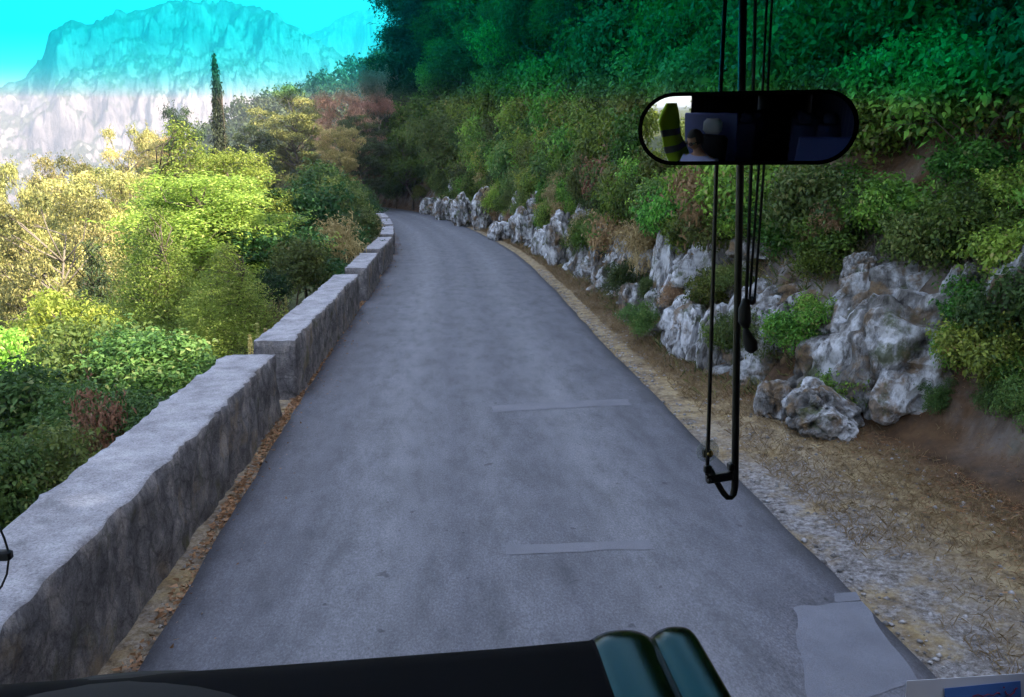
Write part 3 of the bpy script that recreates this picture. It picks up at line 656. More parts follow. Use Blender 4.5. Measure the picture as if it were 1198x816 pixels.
for (u, v, r_, ar, lab) in [(1000, 488, .34, 'shrub0', 'dark green plant growing at the foot of the largest boulder, on its left side'), (1096, 492, .20, 'hazel0', 'small bright green plant at the right foot of the largest boulder'),
        (958, 392, .28, 'shrub2', 'small green shrub between the round headed rock and the largest boulder'), (1150, 470, .42, 'shrub1', 'yellow green shrub at the right edge, beside the largest boulder'),
        (1190, 420, .5, 'shrub3', 'olive shrub at the right edge, above the yellow green one'), (1140, 400, .38, 'shrub0', 'green shrub on the dark rock mass behind the largest boulder'),
        (1195, 520, .25, 'hazel1', 'low green plant at the right edge, lowest of those on the bank'), (745, 402, .30, 'hazel0', 'low bright green weed clump at the foot of the pointed rock pillar'),
        (1075, 330, .45, 'shrub3', 'leafy green shrub hanging down on the right shoulder of the largest boulder'), (1130, 330, .5, 'shrub1', 'olive shrub above the right side of the largest boulder'),
        (1180, 350, .5, 'shrub0', 'dense green shrub high at the right edge, above the olive one'), (1192, 478, .3, 'shrub2', 'dark green plant cut by the right edge of the view, just above the brown litter'), (1165, 500, .22, 'hazel1', 'small green plant in the brown litter near the right edge'), (1130, 445, .3, 'shrub2', 'olive leafy plant right of the largest boulder'),
        (960, 340, .35, 'shrub0', 'dark green shrub left above the largest boulder'), (905, 400, .25, 'dryb', 'dry brown tuft beside the round headed rock'), (1160, 430, .35, 'shrub3', 'mid green plant at the right, between the olive plant and the view edge'), (832, 372, .36, 'shrub1', 'yellowish green shrub between the two black rods'), (690, 300, .55, 'shrub1', 'olive shrub hanging over the ochre stained rock'), (765, 240, .6, 'dryb', 'dry brown shrub above the pointed rock pillar'),
        (1020, 300, .45, 'shrub2', 'green shrub hanging over the top of the largest boulder'), (605, 225, .9, 'dryb', 'brown dry shrub on the bank above the far rocks'), (520, 350, 0, '', '')]:
    if r_ <= 0: continue
    p = ray_land(u, v); k_ = r_ / A[ar]['R']
    plant('shrub', A[ar], (p[0], p[1], p[2] - .1 * r_), k_, k_, rnd.uniform(0, 6.28), lab, 'shrub', parts=('stems', 'foliage'))
s_ = 9.0; i = 0
while s_ < 64:
    c, nrm = axis_at(s_); tt = rnd.uniform(.1, .95); x, y = c + nrm * (HW + float(verge_w(s_)) + tt); z = float(land(np.array([x]), np.array([y]))[0]); i += 1
    ar = ['dryb', 'shrub0', 'straw', 'hazel0', 'shrub1', 'shrub3', 'shrub2'][i % 7]; r_ = rnd.uniform(.2, .55) * (1 + s_ / 70); k_ = r_ / A[ar]['R']; dry = ar in ('dryb', 'straw')
    plant('dry_tuft' if dry else 'weed_clump', A[ar], (x - nrm[0] * .15, y, z - .1 * r_), k_, k_ * rnd.uniform(.8, 1.5), rnd.uniform(0, 6.28), 'dry brown tuft growing between the white rocks' if dry else 'green weed clump growing between the white rocks', 'tuft' if dry else 'weed',
          'dry tufts between the rocks' if dry else 'weed clumps between the rocks', parts=('stems', 'foliage'))
    s_ += rnd.uniform(.2, .5) * (1 + s_ / 40)
def rock_face(s0, ln, hgt, seed, label):
    na, nb = int(ln / .045), 60; a = np.linspace(0, 1, na)[:, None] * np.ones((1, nb)); b = np.linspace(-.12, 1, nb)[None, :] * np.ones((na, 1))
    sv = s0 + a * ln; c = np.stack([np.interp(sv, AS, AX[:, 0]), np.interp(sv, AS, AX[:, 1])], -1); nn = np.stack([np.interp(sv, AS, AN[:, 0]), np.interp(sv, AS, AN[:, 1])], -1)
    topv = hgt * (1 + .55 * fbm(P2(sv[:, 0] * .9, sv[:, 0] * 0 + seed), seed, 3))[:, None]; z = b * topv
    t = .12 + .42 * np.maximum(b, 0) * topv
    W = np.stack([sv, t * 0, z], -1) + np.stack([.10 * fbm(np.stack([sv, z, z * 0], -1) * 2.2, 5, 3)] * 3, -1)
    cv, cb = voro(W * np.array([2.6, 1, 1.15]) + seed, seed); cv2, cb2 = voro(W * np.array([6.5, 1, 3.0]) + seed, seed + 3)
    disp = .26 * cv - .16 * np.exp(-(cb / .10) ** 2) + .08 * cv2 - .05 * np.exp(-(cb2 / .12) ** 2) + .10 * fbm(W * 2.5, seed, 4) + .18 * fbm(W * .7, seed + 1, 2)
    edge = np.minimum(sstep(a / .12), sstep((1 - a) / .12)); top = sstep((1 - b) / .10)
    t = t - disp * edge - .24 + (1 - edge) * .55 + (1 - top) * .45
    off = (HW + verge_w(sv) + t)[..., None]; X = c + nn * off; o3 = np.array([*(axis_at(s0 + ln / 2)[0] + axis_at(s0 + ln / 2)[1] * (HW + float(verge_w(s0 + ln / 2)))), 0])
    V = np.concatenate([X, z[..., None]], -1).reshape(-1, 3) - o3; i = np.arange(na * nb).reshape(na, nb); f = np.stack([i[:-1, :-1], i[:-1, 1:], i[1:, 1:], i[1:, :-1]], -1).reshape(-1, 4)
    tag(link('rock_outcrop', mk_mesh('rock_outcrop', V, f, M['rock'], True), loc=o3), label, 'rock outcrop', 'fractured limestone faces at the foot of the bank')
s_ = 8.0; i = 0
FL = ['fractured grey limestone face directly behind the two black rods, low and sloping', 'limestone face with brown earth pockets just left of the thin black rod', 'white fluted limestone face right of the road, below the dense bank shrubs', 'pale cracked limestone face in the middle distance, with grass at its foot',
      'white streaked limestone face past the middle of the rock line', 'limestone face half hidden by hanging greenery, farther along', 'far grey limestone face before the tall bright spike', 'bright limestone face around the tall white spike', 'small pale limestone face near the far bend', 'farthest limestone face, at the vanishing end of the road']
while i < 10:
    ln = 3.2 + .45 * i; rock_face(s_, ln, 1.45 + .3 * math.sin(i * 2.1) + .02 * s_, 40 + i, FL[i]); s_ += ln * .97; i += 1
rk = [rock_mesh(60 + i, .9, .7, 1.2, .6) for i in range(6)]
s_ = 5.0
while s_ < 62:
    c, nrm = axis_at(s_); tt = rnd.choice([.15, .4, .7, 1.0]) + rnd.uniform(-.1, .1); x, y = c + nrm * (HW + float(verge_w(s_)) + tt); z = float(land(np.array([x]), np.array([y]))[0]); q = rnd.uniform(.25, .8) * (1 if s_ < 30 else 1.2)
    if not (s_ < 9 and tt < .5):
        o = link('rock', rnd.choice(rk), loc=(x, y, z - .35 * q), rot=(rnd.uniform(-.3, .3), rnd.uniform(-.1, .5), rnd.uniform(0, 6.28)), scale=(q * rnd.uniform(.6, 1.3), q, q * rnd.uniform(.7, 1.4)))
        tag(o, 'small jagged limestone rock bedded in the foot of the bank, one of the many between the large named ones' if 0 else 'small jagged pale rock bedded in the earth at the foot of the bank', 'rock', 'small rocks bedded in the bank')
    s_ += rnd.uniform(.4, .95) * (1 + s_ / 30)

# ------------------------------------------------------------------ trees and shrubs left of the road
sh = dict(parts=('stems', 'foliage'))
T = [
 # name, arch, u, vtop, dist, width px, label, category
 ('ash_tree', 'ash', 212, 152, 21, 190, 'tallest bright yellow green broadleaf tree left of the road, in full sun', 'tree', {}),
 ('ash_tree', 'ash3', 275, 178, 23, 130, 'bright yellow green tree right behind the tallest one, nearer the road', 'tree', {}),
 ('ash_tree', 'ash3', 248, 205, 19, 200, 'wide bright green tree forming the front of the sunlit clump left of the road', 'tree', {}),
 ('ash_tree', 'ash', 180, 250, 15.5, 150, 'light green leafy tree at the left edge of the brightest tree, lower than it', 'tree', {}),
 ('shrub', 'hazel2', 352, 212, 24, 130, 'dark green rounded shrub just behind the second wall section', 'shrub', sh),
 ('shrub', 'hazel2', 330, 262, 19, 150, 'dark leafy shrub below the bright tree, touching the second wall section', 'shrub', sh),
 ('shrub', 'hazel0', 392, 208, 34, 80, 'mid green bush near the far wall sections', 'shrub', sh),
 ('shrub', 'hazel1', 372, 190, 42, 90, 'sunlit green bush left of the bend, above the dark shrubs', 'shrub', sh),
 ('shrub', 'hazel0', 415, 214, 46, 50, 'small green bush next to the farthest wall sections', 'shrub', sh),
 ('straw_bush', 'straw', 431, 250, 31, 34, 'yellow dry bush beside the fourth wall section', 'bush', sh),
 ('straw_bush', 'straw', 405, 262, 27, 40, 'brownish dry bush left of the yellow one', 'bush', sh),
 ('shrub', 'ash', 262, 290, 14, 130, 'green shrub spreading behind the gap between the wall sections', 'shrub', sh),
 ('shrub', 'hazel1', 180, 385, 10.5, 170, 'leafy green shrub leaning on the near wall section', 'shrub', sh),
 ('shrub', 'hazel0', 105, 370, 11, 170, 'loose green shrub left of the near wall, under the yellow pine', 'shrub', sh),
 ('shrub', 'hazel1', 20, 430, 8.5, 200, 'feathery green shrub at the left edge of the view, halfway down', 'shrub', sh),
 ('shrub', 'hazel0', 120, 450, 8.0, 150, 'low green shrub pressed against the outer side of the near wall', 'shrub', sh),
 ('shrub', 'hazel0', 45, 500, 6.5, 170, 'nearest green shrub at the lower left beside the near wall', 'shrub', sh),
 ('shrub', 'hazel1', -40, 520, 6.0, 180, 'green shrub cut off by the lower left edge of the view', 'shrub', sh),
 ('dry_shrub', 'dryb', 112, 455, 7.6, 70, 'withered brown leafy branch among the green shrubs by the near wall', 'shrub', sh),
 ('dry_shrub', 'dryb', 95, 500, 7.0, 55, 'small withered brown shrub just over the near wall top', 'shrub', sh),
 ('shrub', 'ash2', 60, 345, 17, 130, 'sunlit yellow green shrub top below the big yellow pine', 'shrub', sh),
 ('shrub', 'ash2', 10, 385, 13, 110, 'sunlit pale green shrub at the left edge below the pines', 'shrub', sh),
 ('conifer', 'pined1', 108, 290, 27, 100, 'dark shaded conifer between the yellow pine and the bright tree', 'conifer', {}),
 ('pine_tree', 'pine0', 45, 232, 36, 150, 'big sunlit yellowish pine at the left edge of the view', 'pine tree', {}),
 ('pine_tree', 'pine1', 120, 200, 50, 130, 'sunlit yellowish pine to the right of the big left edge pine', 'pine tree', {}),
 ('pine_tree', 'pine2', 75, 186, 62, 100, 'olive pine behind the big left edge pine', 'pine tree', {}),
 ('pine_tree', 'pine0', 155, 152, 70, 70, 'tall pale yellow pine standing against the mountain', 'pine tree', {}),
 ('pine_tree', 'pine1', 182, 160, 75, 50, 'small yellow pine between the tall pale pine and the cypress', 'pine tree', {}),
 ('pine_tree', 'pined0', 217, 128, 68, 58, 'grey green pine just left of the cypress', 'pine tree', {}),
 ('cypress', 'cyp', 251, 73, 62, 17, 'tall narrow dark cypress standing against the mountain', 'cypress', {}),
 ('pine_tree', 'pine2', 10, 195, 55, 90, 'pale sunlit pine in the far left corner of the valley', 'pine tree', {}),
 ('pine_tree', 'pined0', 296, 148, 66, 52, 'dark green pine right of the cypress', 'pine tree', {}),
 ('pine_tree', 'pine0', 345, 104, 72, 92, 'rounded yellow green pine in front of the wooded spur', 'pine tree', {}),
 ('pine_tree', 'pineb', 400, 106, 62, 62, 'reddish brown withered pine in front of the dark conifers', 'pine tree', {}),
 ('pine_tree', 'pineb', 432, 82, 66, 60, 'taller reddish withered pine, its top close to the dark conifers', 'pine tree', {}),
 ('pine_tree', 'pine1', 398, 150, 54, 50, 'small yellow pine below the reddish withered pines', 'pine tree', {}),
 ('pine_tree', 'pined0', 425, 135, 60, 60, 'dark pine left of the end of the road', 'pine tree', {}),
 ('pine_tree', 'pined0', 458, 108, 72, 80, 'dark spreading pine above the end of the road', 'pine tree', {}),
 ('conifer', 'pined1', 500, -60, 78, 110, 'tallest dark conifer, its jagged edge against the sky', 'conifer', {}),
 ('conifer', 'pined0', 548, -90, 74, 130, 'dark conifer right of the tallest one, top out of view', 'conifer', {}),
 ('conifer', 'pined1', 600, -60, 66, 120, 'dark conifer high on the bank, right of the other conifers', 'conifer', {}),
 ('tree', 'btree1', 440, 165, 66, 60, 'dark leafy tree just left of the end of the road', 'tree', {}),
 ('tree', 'btree0', 480, 150, 62, 70, 'green leafy tree straight above the end of the road', 'tree', {}),
 ('tree', 'btree1', 515, 130, 55, 80, 'green leafy tree on the right of the far bend', 'tree', {}),
 ('shrub', 'hazel2', 440, 196, 70, 60, 'dark bush closing the view where the road disappears', 'shrub', sh),
 ('shrub', 'hazel0', 463, 200, 66, 44, 'green bush on the right where the road disappears', 'shrub', sh),
 ('tree', 'btree0', 420, 185, 74, 50, 'low dark tree at the far bend, behind the green bush', 'tree', {}),
]
for nm, ar, u, v, d, wp, lab, cat, kw in T:
    place(nm, A[ar], u, v, d, wp, lab, cat, **kw)
s_ = 15.0; i = 0
while s_ < 66:
    c, nrm = axis_at(s_); o_ = HW + .75 + rnd.uniform(.25, 1.1); x, y = c - nrm * o_; z = float(land(np.array([x]), np.array([y]))[0]); i += 1
    ar = ['hazel0', 'straw', 'hazel2', 'hazel1', 'hazel0'][i % 5]; r_ = rnd.uniform(.35, .6) * (1 + s_ / 60); k_ = r_ / A[ar]['R']
    plant('shrub', A[ar], (x, y, z - .1), k_, k_ * rnd.uniform(.8, 1.2), rnd.uniform(0, 6.28), 'dry straw coloured tuft right behind the far parapet sections' if ar == 'straw' else 'small green shrub right behind the far parapet sections', 'shrub',
          'dry tufts behind the parapet' if ar == 'straw' else 'small shrubs behind the parapet', **sh)
    s_ += rnd.uniform(.8, 1.6) * (1 + s_ / 50)
# mullein spikes rising over the gap in the wall
for (u, v, d, hp, lab) in [(301, 378, 11.5, 42, 'tallest pale yellow flower spike at the gap in the wall'), (310, 384, 11.8, 30, 'pale yellow flower spike right beside the tallest one'), (292, 392, 11.2, 24, 'short pale flower spike left of the tallest one'), (334, 346, 14.5, 30, 'pale flower spike behind the second wall section')]:
    p = at_dist(u, v, d); h_ = hp * d / F; o = bpy.data.objects.new('flower_spike', None); COL.objects.link(o); o.location = (p[0], p[1], p[2] - h_ - .9); tag(o, lab, 'flower')
    MB().tube([(0, 0, 0), (.01, 0, .9), (.015, 0, .9 + h_ * .5)], [.009, .007, .005], 6).build('stem', M['bark'], o, True)
    rg = np.random.default_rng(int(u)); q = rg.random(260); P = np.stack([rg.normal(0, .016, 260), rg.normal(0, .016, 260), .9 + h_ * q], -1); P[:, :2] *= (1.15 - q)[:, None]; V, f, lc = leaves(rg, P, P * [1, 1, 0] + [0, 0, .02], .03, .02)
    link('flowers', mk_mesh('flowers', V, f, M['flower'], False, lc), o)
for i in range(9):
    x, y = -4.2 - rnd.uniform(0, 3.5), -2 - i * 2.2; z = float(land(np.array([x]), np.array([y]))[0])
    plant('shrub', A[['ash2', 'hazel1', 'hazel0'][i % 3]], (x, y, z - .2), 1.15, 1.3, rnd.uniform(0, 6.28), 'green shrub beyond the wall behind the bus, seen only in the mirror', 'shrub', 'shrubs seen in the mirror', **sh)
# the valley: pines scattered down the slope
k = 0
while k < 60:
    d = rnd.uniform(38, 150); u = rnd.uniform(-60, 440)
    p = at_dist(u, 220, d); e1, s1 = lateral(np.array([p[0]]), np.array([p[1]]))
    if e1[0] > -9: k += 0; 
    if e1[0] > -9 and d < 100 and not e1[0] > 6: continue
    z0 = float(land(np.array([p[0]]), np.array([p[1]]))[0]); q = rnd.uniform(.6, 1.0)
    vmax = 206 - (z0 + 12 * q - EYE) / d * F
    lim = np.interp(u, [-60, 60, 130, 200, 260, 330, 440], [196, 190, 178, 175, 165, 150, 120])
    if vmax < lim: q *= max(.3, ((206 - lim) / F * d + EYE - z0) / (z0 * 0 + 12 * q))
    a_ = rnd.choice(['pine0', 'pine1', 'pine2', 'pine0', 'pined0'])
    plant('pine_tree', A[a_], (p[0], p[1], z0 - .3), q * rnd.uniform(.9, 1.2), q, rnd.uniform(0, 6.28),
          'sunlit yellowish pine in the crowded valley below the road' if a_ != 'pined0' else 'darker green pine in the crowded valley below the road', 'pine tree', 'pines in the valley' if a_ != 'pined0' else 'dark pines in the valley')
    k += 1
# far wooded spur: one mass of small crowns
def far_wood():
    rng = np.random.default_rng(5); Vs = []; Fs = []; C = []; b = 0
    n = 2600; az = rng.uniform(-24, 12, n); r = rng.uniform(170, 430, n); x = r * np.sin(np.radians(az)); y = r * np.cos(np.radians(az)); z = land(x, y)
    dens = fbm(P2(x, y) * .03, 12, 3); keep = dens + rng.random(n) * .5 > -.05; x, y, z = x[keep], y[keep], z[keep]
    for i in range(len(x)):
        h = rng.uniform(3, 7.5); rr = h * rng.uniform(.28, .45); m = 46
        d = rng.normal(0, 1, (m, 3)); d /= np.linalg.norm(d, axis=1)[:, None]
        P = np.array([x[i], y[i], z[i] + h * .5]) + d * np.array([rr, rr, h * .5]) * rng.uniform(.5, 1, (m, 1))
        V, f, _ = leaves(rng, P, d, 1.25, .8); Vs.append(V); Fs.append(f + b); b += len(V); C.append(np.clip(rng.random() * .7 + rng.random(m) * .3, 0, 1))
    me = mk_mesh('forest', np.vstack(Vs), np.vstack(Fs), leaf_mat('far_wood_leaf', (0.035, 0.055, 0.022), (0.12, 0.13, 0.045), trans=.2), False, np.concatenate(C))
    tag(link('forest', me), 'pale green wood covering the spur across the valley', 'forest', kind='stuff')
far_wood()

# ------------------------------------------------------------------ mountains
def mat_mountain():
    m, nt, ns, L, b = new_mat('mountain_limestone')
    tc = N(nt, 'TexCoord').outputs['Object']
    rock = ramp(nt, noise(nt, .012, 10, .7, tc, (1, 1, .5)), [(0.36, (0.12, 0.10, 0.11)), (0.5, (0.27, 0.22, 0.215)), (0.64, (0.38, 0.31, 0.29))])
    st = ramp(nt, noise(nt, .03, 8, .75, tc, (1, 1, .18)), [(0.35, (0.5,) * 3), (0.52, (1.05,) * 3)]); rock = mixc(nt, .8, rock, st, 'MULTIPLY')
    geo = N(nt, 'NewGeometry'); sx = N(nt, 'SeparateXYZ'); L.new(geo.outputs['Normal'], sx.inputs[0])
    slope = math_(nt, 'ADD', sx.outputs[2], math_(nt, 'MULTIPLY', math_(nt, 'SUBTRACT', noise(nt, .02, 8, .75, tc), .5), 1.1))
    veg = ramp(nt, slope, [(0.58, (0, 0, 0)), (0.72, (0.75,) * 3)])
    c = mixc(nt, veg, rock, (0.06, 0.07, 0.035)); L.new(c, b.inputs['Base Color']); b.inputs['Roughness'].default_value = 1; b.inputs['Specular IOR Level'].default_value = .05
    bump(nt, noise(nt, .05, 10, .75, tc, (1, 1, .4)), b, 1.0, 14.0); return m
M['mount'] = mat_mountain()
def mountain(crest_px, r0, r1, seed, amp, label, foot=-45):
    na, nr = 900, 300
    us = np.linspace(crest_px[0][0], crest_px[-1][0], na); vs = np.interp(us, [c[0] for c in crest_px], [c[1] for c in crest_px])
    rr = np.stack([ray(u, v) for u, v in zip(us, vs)]); hd = rr[:, :2] / np.hypot(rr[:, 0], rr[:, 1])[:, None]; el = rr[:, 2] / np.hypot(rr[:, 0], rr[:, 1])
    T_ = np.linspace(0, 1.35, nr)[None, :]; Rd = r0 + (r1 - r0) * T_; X = hd[:, :1] * Rd; Y = hd[:, 1:] * Rd
    top = (EYE + el * r1)[:, None]
    P = P2(X, Y) * .0042
    g1 = fbm(P, seed, 6, True); g2 = fbm(P * 3.1, seed + 40, 5, True)
    q = np.clip(T_ + .13 * g1 + .05 * g2, 0, 1.3)
    prof = np.interp(q, [0, .25, .42, .5, .72, .82, 1.0, 1.35], [0, .16, .30, .50, .66, .9, 1.0, .8])
    edge = sstep(np.linspace(0, 1, na) * 14)[:, None] * sstep((1 - np.linspace(0, 1, na)) * 14)[:, None]
    Z = foot + (top - foot) * (prof * .97 + .05 * (1 - np.abs(T_ - 1).clip(0, 1)) ** 3) * (edge * .7 + .3) + amp * g2 * sstep(T_ * 4) * sstep(np.abs(T_ - 1.0) * 3 + .15) + amp * 1.1 * fbm(P * 7, seed + 9, 5, True) * (.35 + .65 * sstep(np.abs(T_ - 1.0) * 4))
    i = np.arange(na * nr).reshape(na, nr); f = np.stack([i[:-1, :-1], i[:-1, 1:], i[1:, 1:], i[1:, :-1]], -1).reshape(-1, 4)
    me = mk_mesh('mountain', np.stack([X, Y, Z], -1).reshape(-1, 3), f, M['mount'], False)
    return tag(link('mountain', me), kind='structure')
mountain([(-220, 150), (-60, 120), (0, 113), (22, 112), (34, 100), (52, 84), (60, 56), (74, 46), (84, 39), (103, 43), (125, 35), (167, 21), (209, 12), (259, 12), (292, 19), (326, 36), (345, 50), (400, 78), (470, 120), (560, 170)], 1250, 2200, 11, 16, 'm')
mountain([(250, 120), (300, 70), (342, 47), (376, 40), (417, 21), (459, 8), (520, 5), (600, 30), (720, 90)], 2700, 3600, 31, 14, 'm')

# ------------------------------------------------------------------ ground cover: dry grass, litter, gravel
def scatter_grass(name, n, s0, s1, e0, e1, l, w_, mat, seed, label, side=1, flat=.0, bias=1.0):
    rng = np.random.default_rng(seed); s_ = s0 + (s1 - s0) * rng.random(n) ** 1.6
    vw = verge_w(s_) if side > 0 else 0
    q = rng.random(n) ** bias; off = (HW + e0 + (vw + e1 - e0) * q) if side > 0 else -(HW + e0 + (e1 - e0) * q)
    x = np.interp(s_, AS, AX[:, 0]) + np.interp(s_, AS, AN[:, 0]) * off; y = np.interp(s_, AS, AX[:, 1]) + np.interp(s_, AS, AN[:, 1]) * off
    keep = fbm(P2(x, y) * 1.1, seed, 3) + rng.random(n) * .7 > .12; x, y, s_ = x[keep], y[keep], s_[keep]; n = len(x)
    z = np.maximum(land(x, y), -.04); P = np.stack([x, y, z], -1)
    d = rng.normal(0, 1, (n, 3)); d[:, 2] = np.abs(d[:, 2]) * (1 - flat) + (0 if flat > .5 else .8); d /= np.linalg.norm(d, axis=1)[:, None]
    L_ = (l * rng.uniform(.5, 1.3, n) * (1 + s_ / 40))[:, None]; b = np.cross(d, rng.normal(0, 1, (n, 3))); b /= np.linalg.norm(b, axis=1)[:, None]; W_ = w_ * (1 + s_ / 25)[:, None]
    if flat > .5: P[:, 2] += rng.random(n) * .03 + .005
    V = np.stack([P - b * W_ / 2, P + b * W_ / 2, P + d * L_ * .6 + b * W_ * .35, P + d * L_ - np.array([0, 0, .15]) * L_ * (1 - flat)], 1).reshape(-1, 3)
    me = mk_mesh(name, V, np.arange(n * 4).reshape(n, 4), mat, False, rng.random(n)); tag(link(name, me), label, name.replace('_', ' '), kind='stuff')
scatter_grass('dry_grass', 120000, 1, 60, .35, .9, .075, .0035, M['straw'], 1, 'dry straw coloured grass on the right verge')
scatter_grass('green_weeds', 16000, 9, 60, .5, 1.0, .16, .010, M['grass'], 2, 'green and yellowing weeds along the foot of the rocks', bias=.5)
scatter_grass('leaf_litter', 48000, 1, 60, -.42, .12, .035, .02, M['dry'], 3, 'brown dead leaves along the foot of the wall', side=-1, flat=.9)
scatter_grass('pine_litter', 50000, 1, 16, .9, 1.5, .035, .006, M['rust'], 4, 'brown needle litter under the boulders at the right', flat=.9, bias=.6)
def gravel():
    rng = np.random.default_rng(9); n = 7000; s_ = 1 + 22 * rng.random(n) ** 1.5; side = rng.random(n) < .78
    off = np.where(side, HW + .05 + rng.random(n) ** 1.3 * 2.0 * np.where(s_ < 10, 1, .4), -(HW - .35 + rng.random(n) * .5))
    x = np.interp(s_, AS, AX[:, 0]) + off; y = np.interp(s_, AS, AX[:, 1]); z = np.maximum(land(x, y), -.03)
    t0 = np.array([(1, 0, 0), (0, 1, 0), (-1, 0, 0), (0, -1, 0), (0, 0, 1), (0, 0, -1)], float); tf = np.array([(0, 1, 4), (1, 2, 4), (2, 3, 4), (3, 0, 4), (1, 0, 5), (2, 1, 5), (3, 2, 5), (0, 3, 5)])
    r = (.006 + .022 * rng.random(n) ** 4)[:, None, None]
    V = t0[None] * r * rng.uniform(.6, 1.3, (n, 6, 1)) * np.array([1, 1, .7]); a = rng.random(n) * 6.28; c, s2 = np.cos(a)[:, None], np.sin(a)[:, None]
    V = np.stack([V[..., 0] * c - V[..., 1] * s2, V[..., 0] * s2 + V[..., 1] * c, V[..., 2]], -1) + np.stack([x, y, z], -1)[:, None]
    F_ = (tf[None] + (np.arange(n) * 6)[:, None, None]).reshape(-1, 3)
    m = leaf_mat('gravel_stone', (0.14, 0.13, 0.12), (0.45, 0.43, 0.41), trans=0.0, rough=.9)
    tag(link('gravel', mk_mesh('gravel', V.reshape(-1, 3), F_, m, False, np.repeat(rng.random(n), 8))), 'pale gravel on both road shoulders', 'gravel', kind='stuff')
gravel()
print('plants', CNT[0])
# ------------------------------------------------------------------ the bus we look out of
def on_plane(u, v, Y):
    r = ray(u, v); return Vector(r * (Y / r[1])) + Vector((0, 0, EYE))
def on_level(u, v, z):
    r = ray(u, v); return Vector(r * ((z - EYE) / r[2])) + Vector((0, 0, EYE))
M['black'] = simple('black_moulded_plastic', (0.0025, 0.0025, 0.0035), 0.75, spec=.04, nscale=300, namp=.3)
M['gloss'] = simple('gloss_trim_teal_reflection', (0.001, 0.022, 0.026), 0.2, 1.0, nscale=60, namp=.2)  # dark gloss trim; teal reflection of the shade band put into its colour
M['hood'] = simple('dark_grey_vinyl', (0.009, 0.0095, 0.011), 0.7, spec=.12, nscale=200, namp=.3)
M['metalblk'] = simple('black_painted_metal', (0.012, 0.011, 0.011), 0.38, spec=.5, nscale=150, namp=.4)
M['rubber'] = simple('black_rubber', (0.014, 0.014, 0.015), 0.7, nscale=100, namp=.3)
M['brass'] = simple('brass_bolt', (0.55, 0.42, 0.16), 0.3, 1.0)
M['lining'] = simple('charcoal_headlining', (0.03, 0.03, 0.034), 0.9, nscale=120, namp=.3)
M['blue'] = simple('royal_blue_panel', (0.02, 0.03, 0.13), 0.6, nscale=80, namp=.2)
M['bluefab'] = simple('dark_blue_seat_fabric', (0.018, 0.024, 0.075), 0.9, nscale=160, namp=.5)
M['greyfab'] = simple('grey_headrest_cover', (0.28, 0.29, 0.31), 0.85, nscale=100, namp=.15)
M['hivis'] = simple('fluorescent_yellow_fabric', (0.50, 0.78, 0.02), 0.8, nscale=60, namp=.15)
M['reflective'] = simple('grey_reflective_tape', (0.16, 0.17, 0.17), 0.4, nscale=60, namp=.15)
M['skin'] = simple('tanned_skin', (0.42, 0.23, 0.15), 0.55, nscale=40, namp=.1)
M['hair'] = simple('greying_dark_hair', (0.045, 0.042, 0.042), 0.8, nscale=220, namp=.7)
M['shirt'] = simple('pale_violet_shirt', (0.36, 0.37, 0.60), 0.85, nscale=60, namp=.12)
M['trousers'] = simple('dark_trousers', (0.02, 0.022, 0.03), 0.9, nscale=100, namp=.3)
M['lens'] = simple('dark_lens', (0.008, 0.007, 0.006), 0.12)
M['white'] = simple('white_paper', (0.72, 0.73, 0.80), 0.7, nscale=20, namp=.03)
M['printblue'] = simple('blue_print', (0.09, 0.22, 0.60), 0.6, nscale=30, namp=.08)
M['printred'] = simple('dark_red_print', (0.28, 0.035, 0.09), 0.6)
def m_mirror():
    m, nt, ns, L, b = new_mat('mirror_silver'); b.inputs['Metallic'].default_value = 1; b.inputs['Roughness'].default_value = 0.02; b.inputs['Base Color'].default_value = (.72, .73, .75, 1); return m
def m_clear():
    m = bpy.data.materials.new('clear_glass'); m.use_nodes = True; nt = m.node_tree; nt.nodes.remove(nt.nodes['Principled BSDF'])
    t = nt.nodes.new('ShaderNodeBsdfTransparent'); nt.links.new(t.outputs[0], nt.nodes['Material Output'].inputs[0]); return m
def m_tint():                                # the green-blue interlayer of a shade band: pure absorption in its thickness
    m = bpy.data.materials.new('shade_band_interlayer'); m.use_nodes = True; nt = m.node_tree; nt.nodes.remove(nt.nodes['Principled BSDF'])
    t = nt.nodes.new('ShaderNodeVolumeAbsorption'); t.inputs['Color'].default_value = (0.02, 0.915, 0.928, 1); t.inputs['Density'].default_value = 330
    nt.links.new(t.outputs[0], nt.nodes['Material Output'].inputs['Volume']); return m
def m_cup():
    m, nt, ns, L, b = new_mat('clear_rubber'); b.inputs['Base Color'].default_value = (.62, .66, .6, 1); b.inputs['Roughness'].default_value = .2
    t = N(nt, 'BsdfTransparent'); x = N(nt, 'MixShader'); x.inputs[0].default_value = .28; L.new(t.outputs[0], x.inputs[1]); L.new(b.outputs[0], x.inputs[2]); L.new(x.outputs[0], ns['Material Output'].inputs[0]); return m

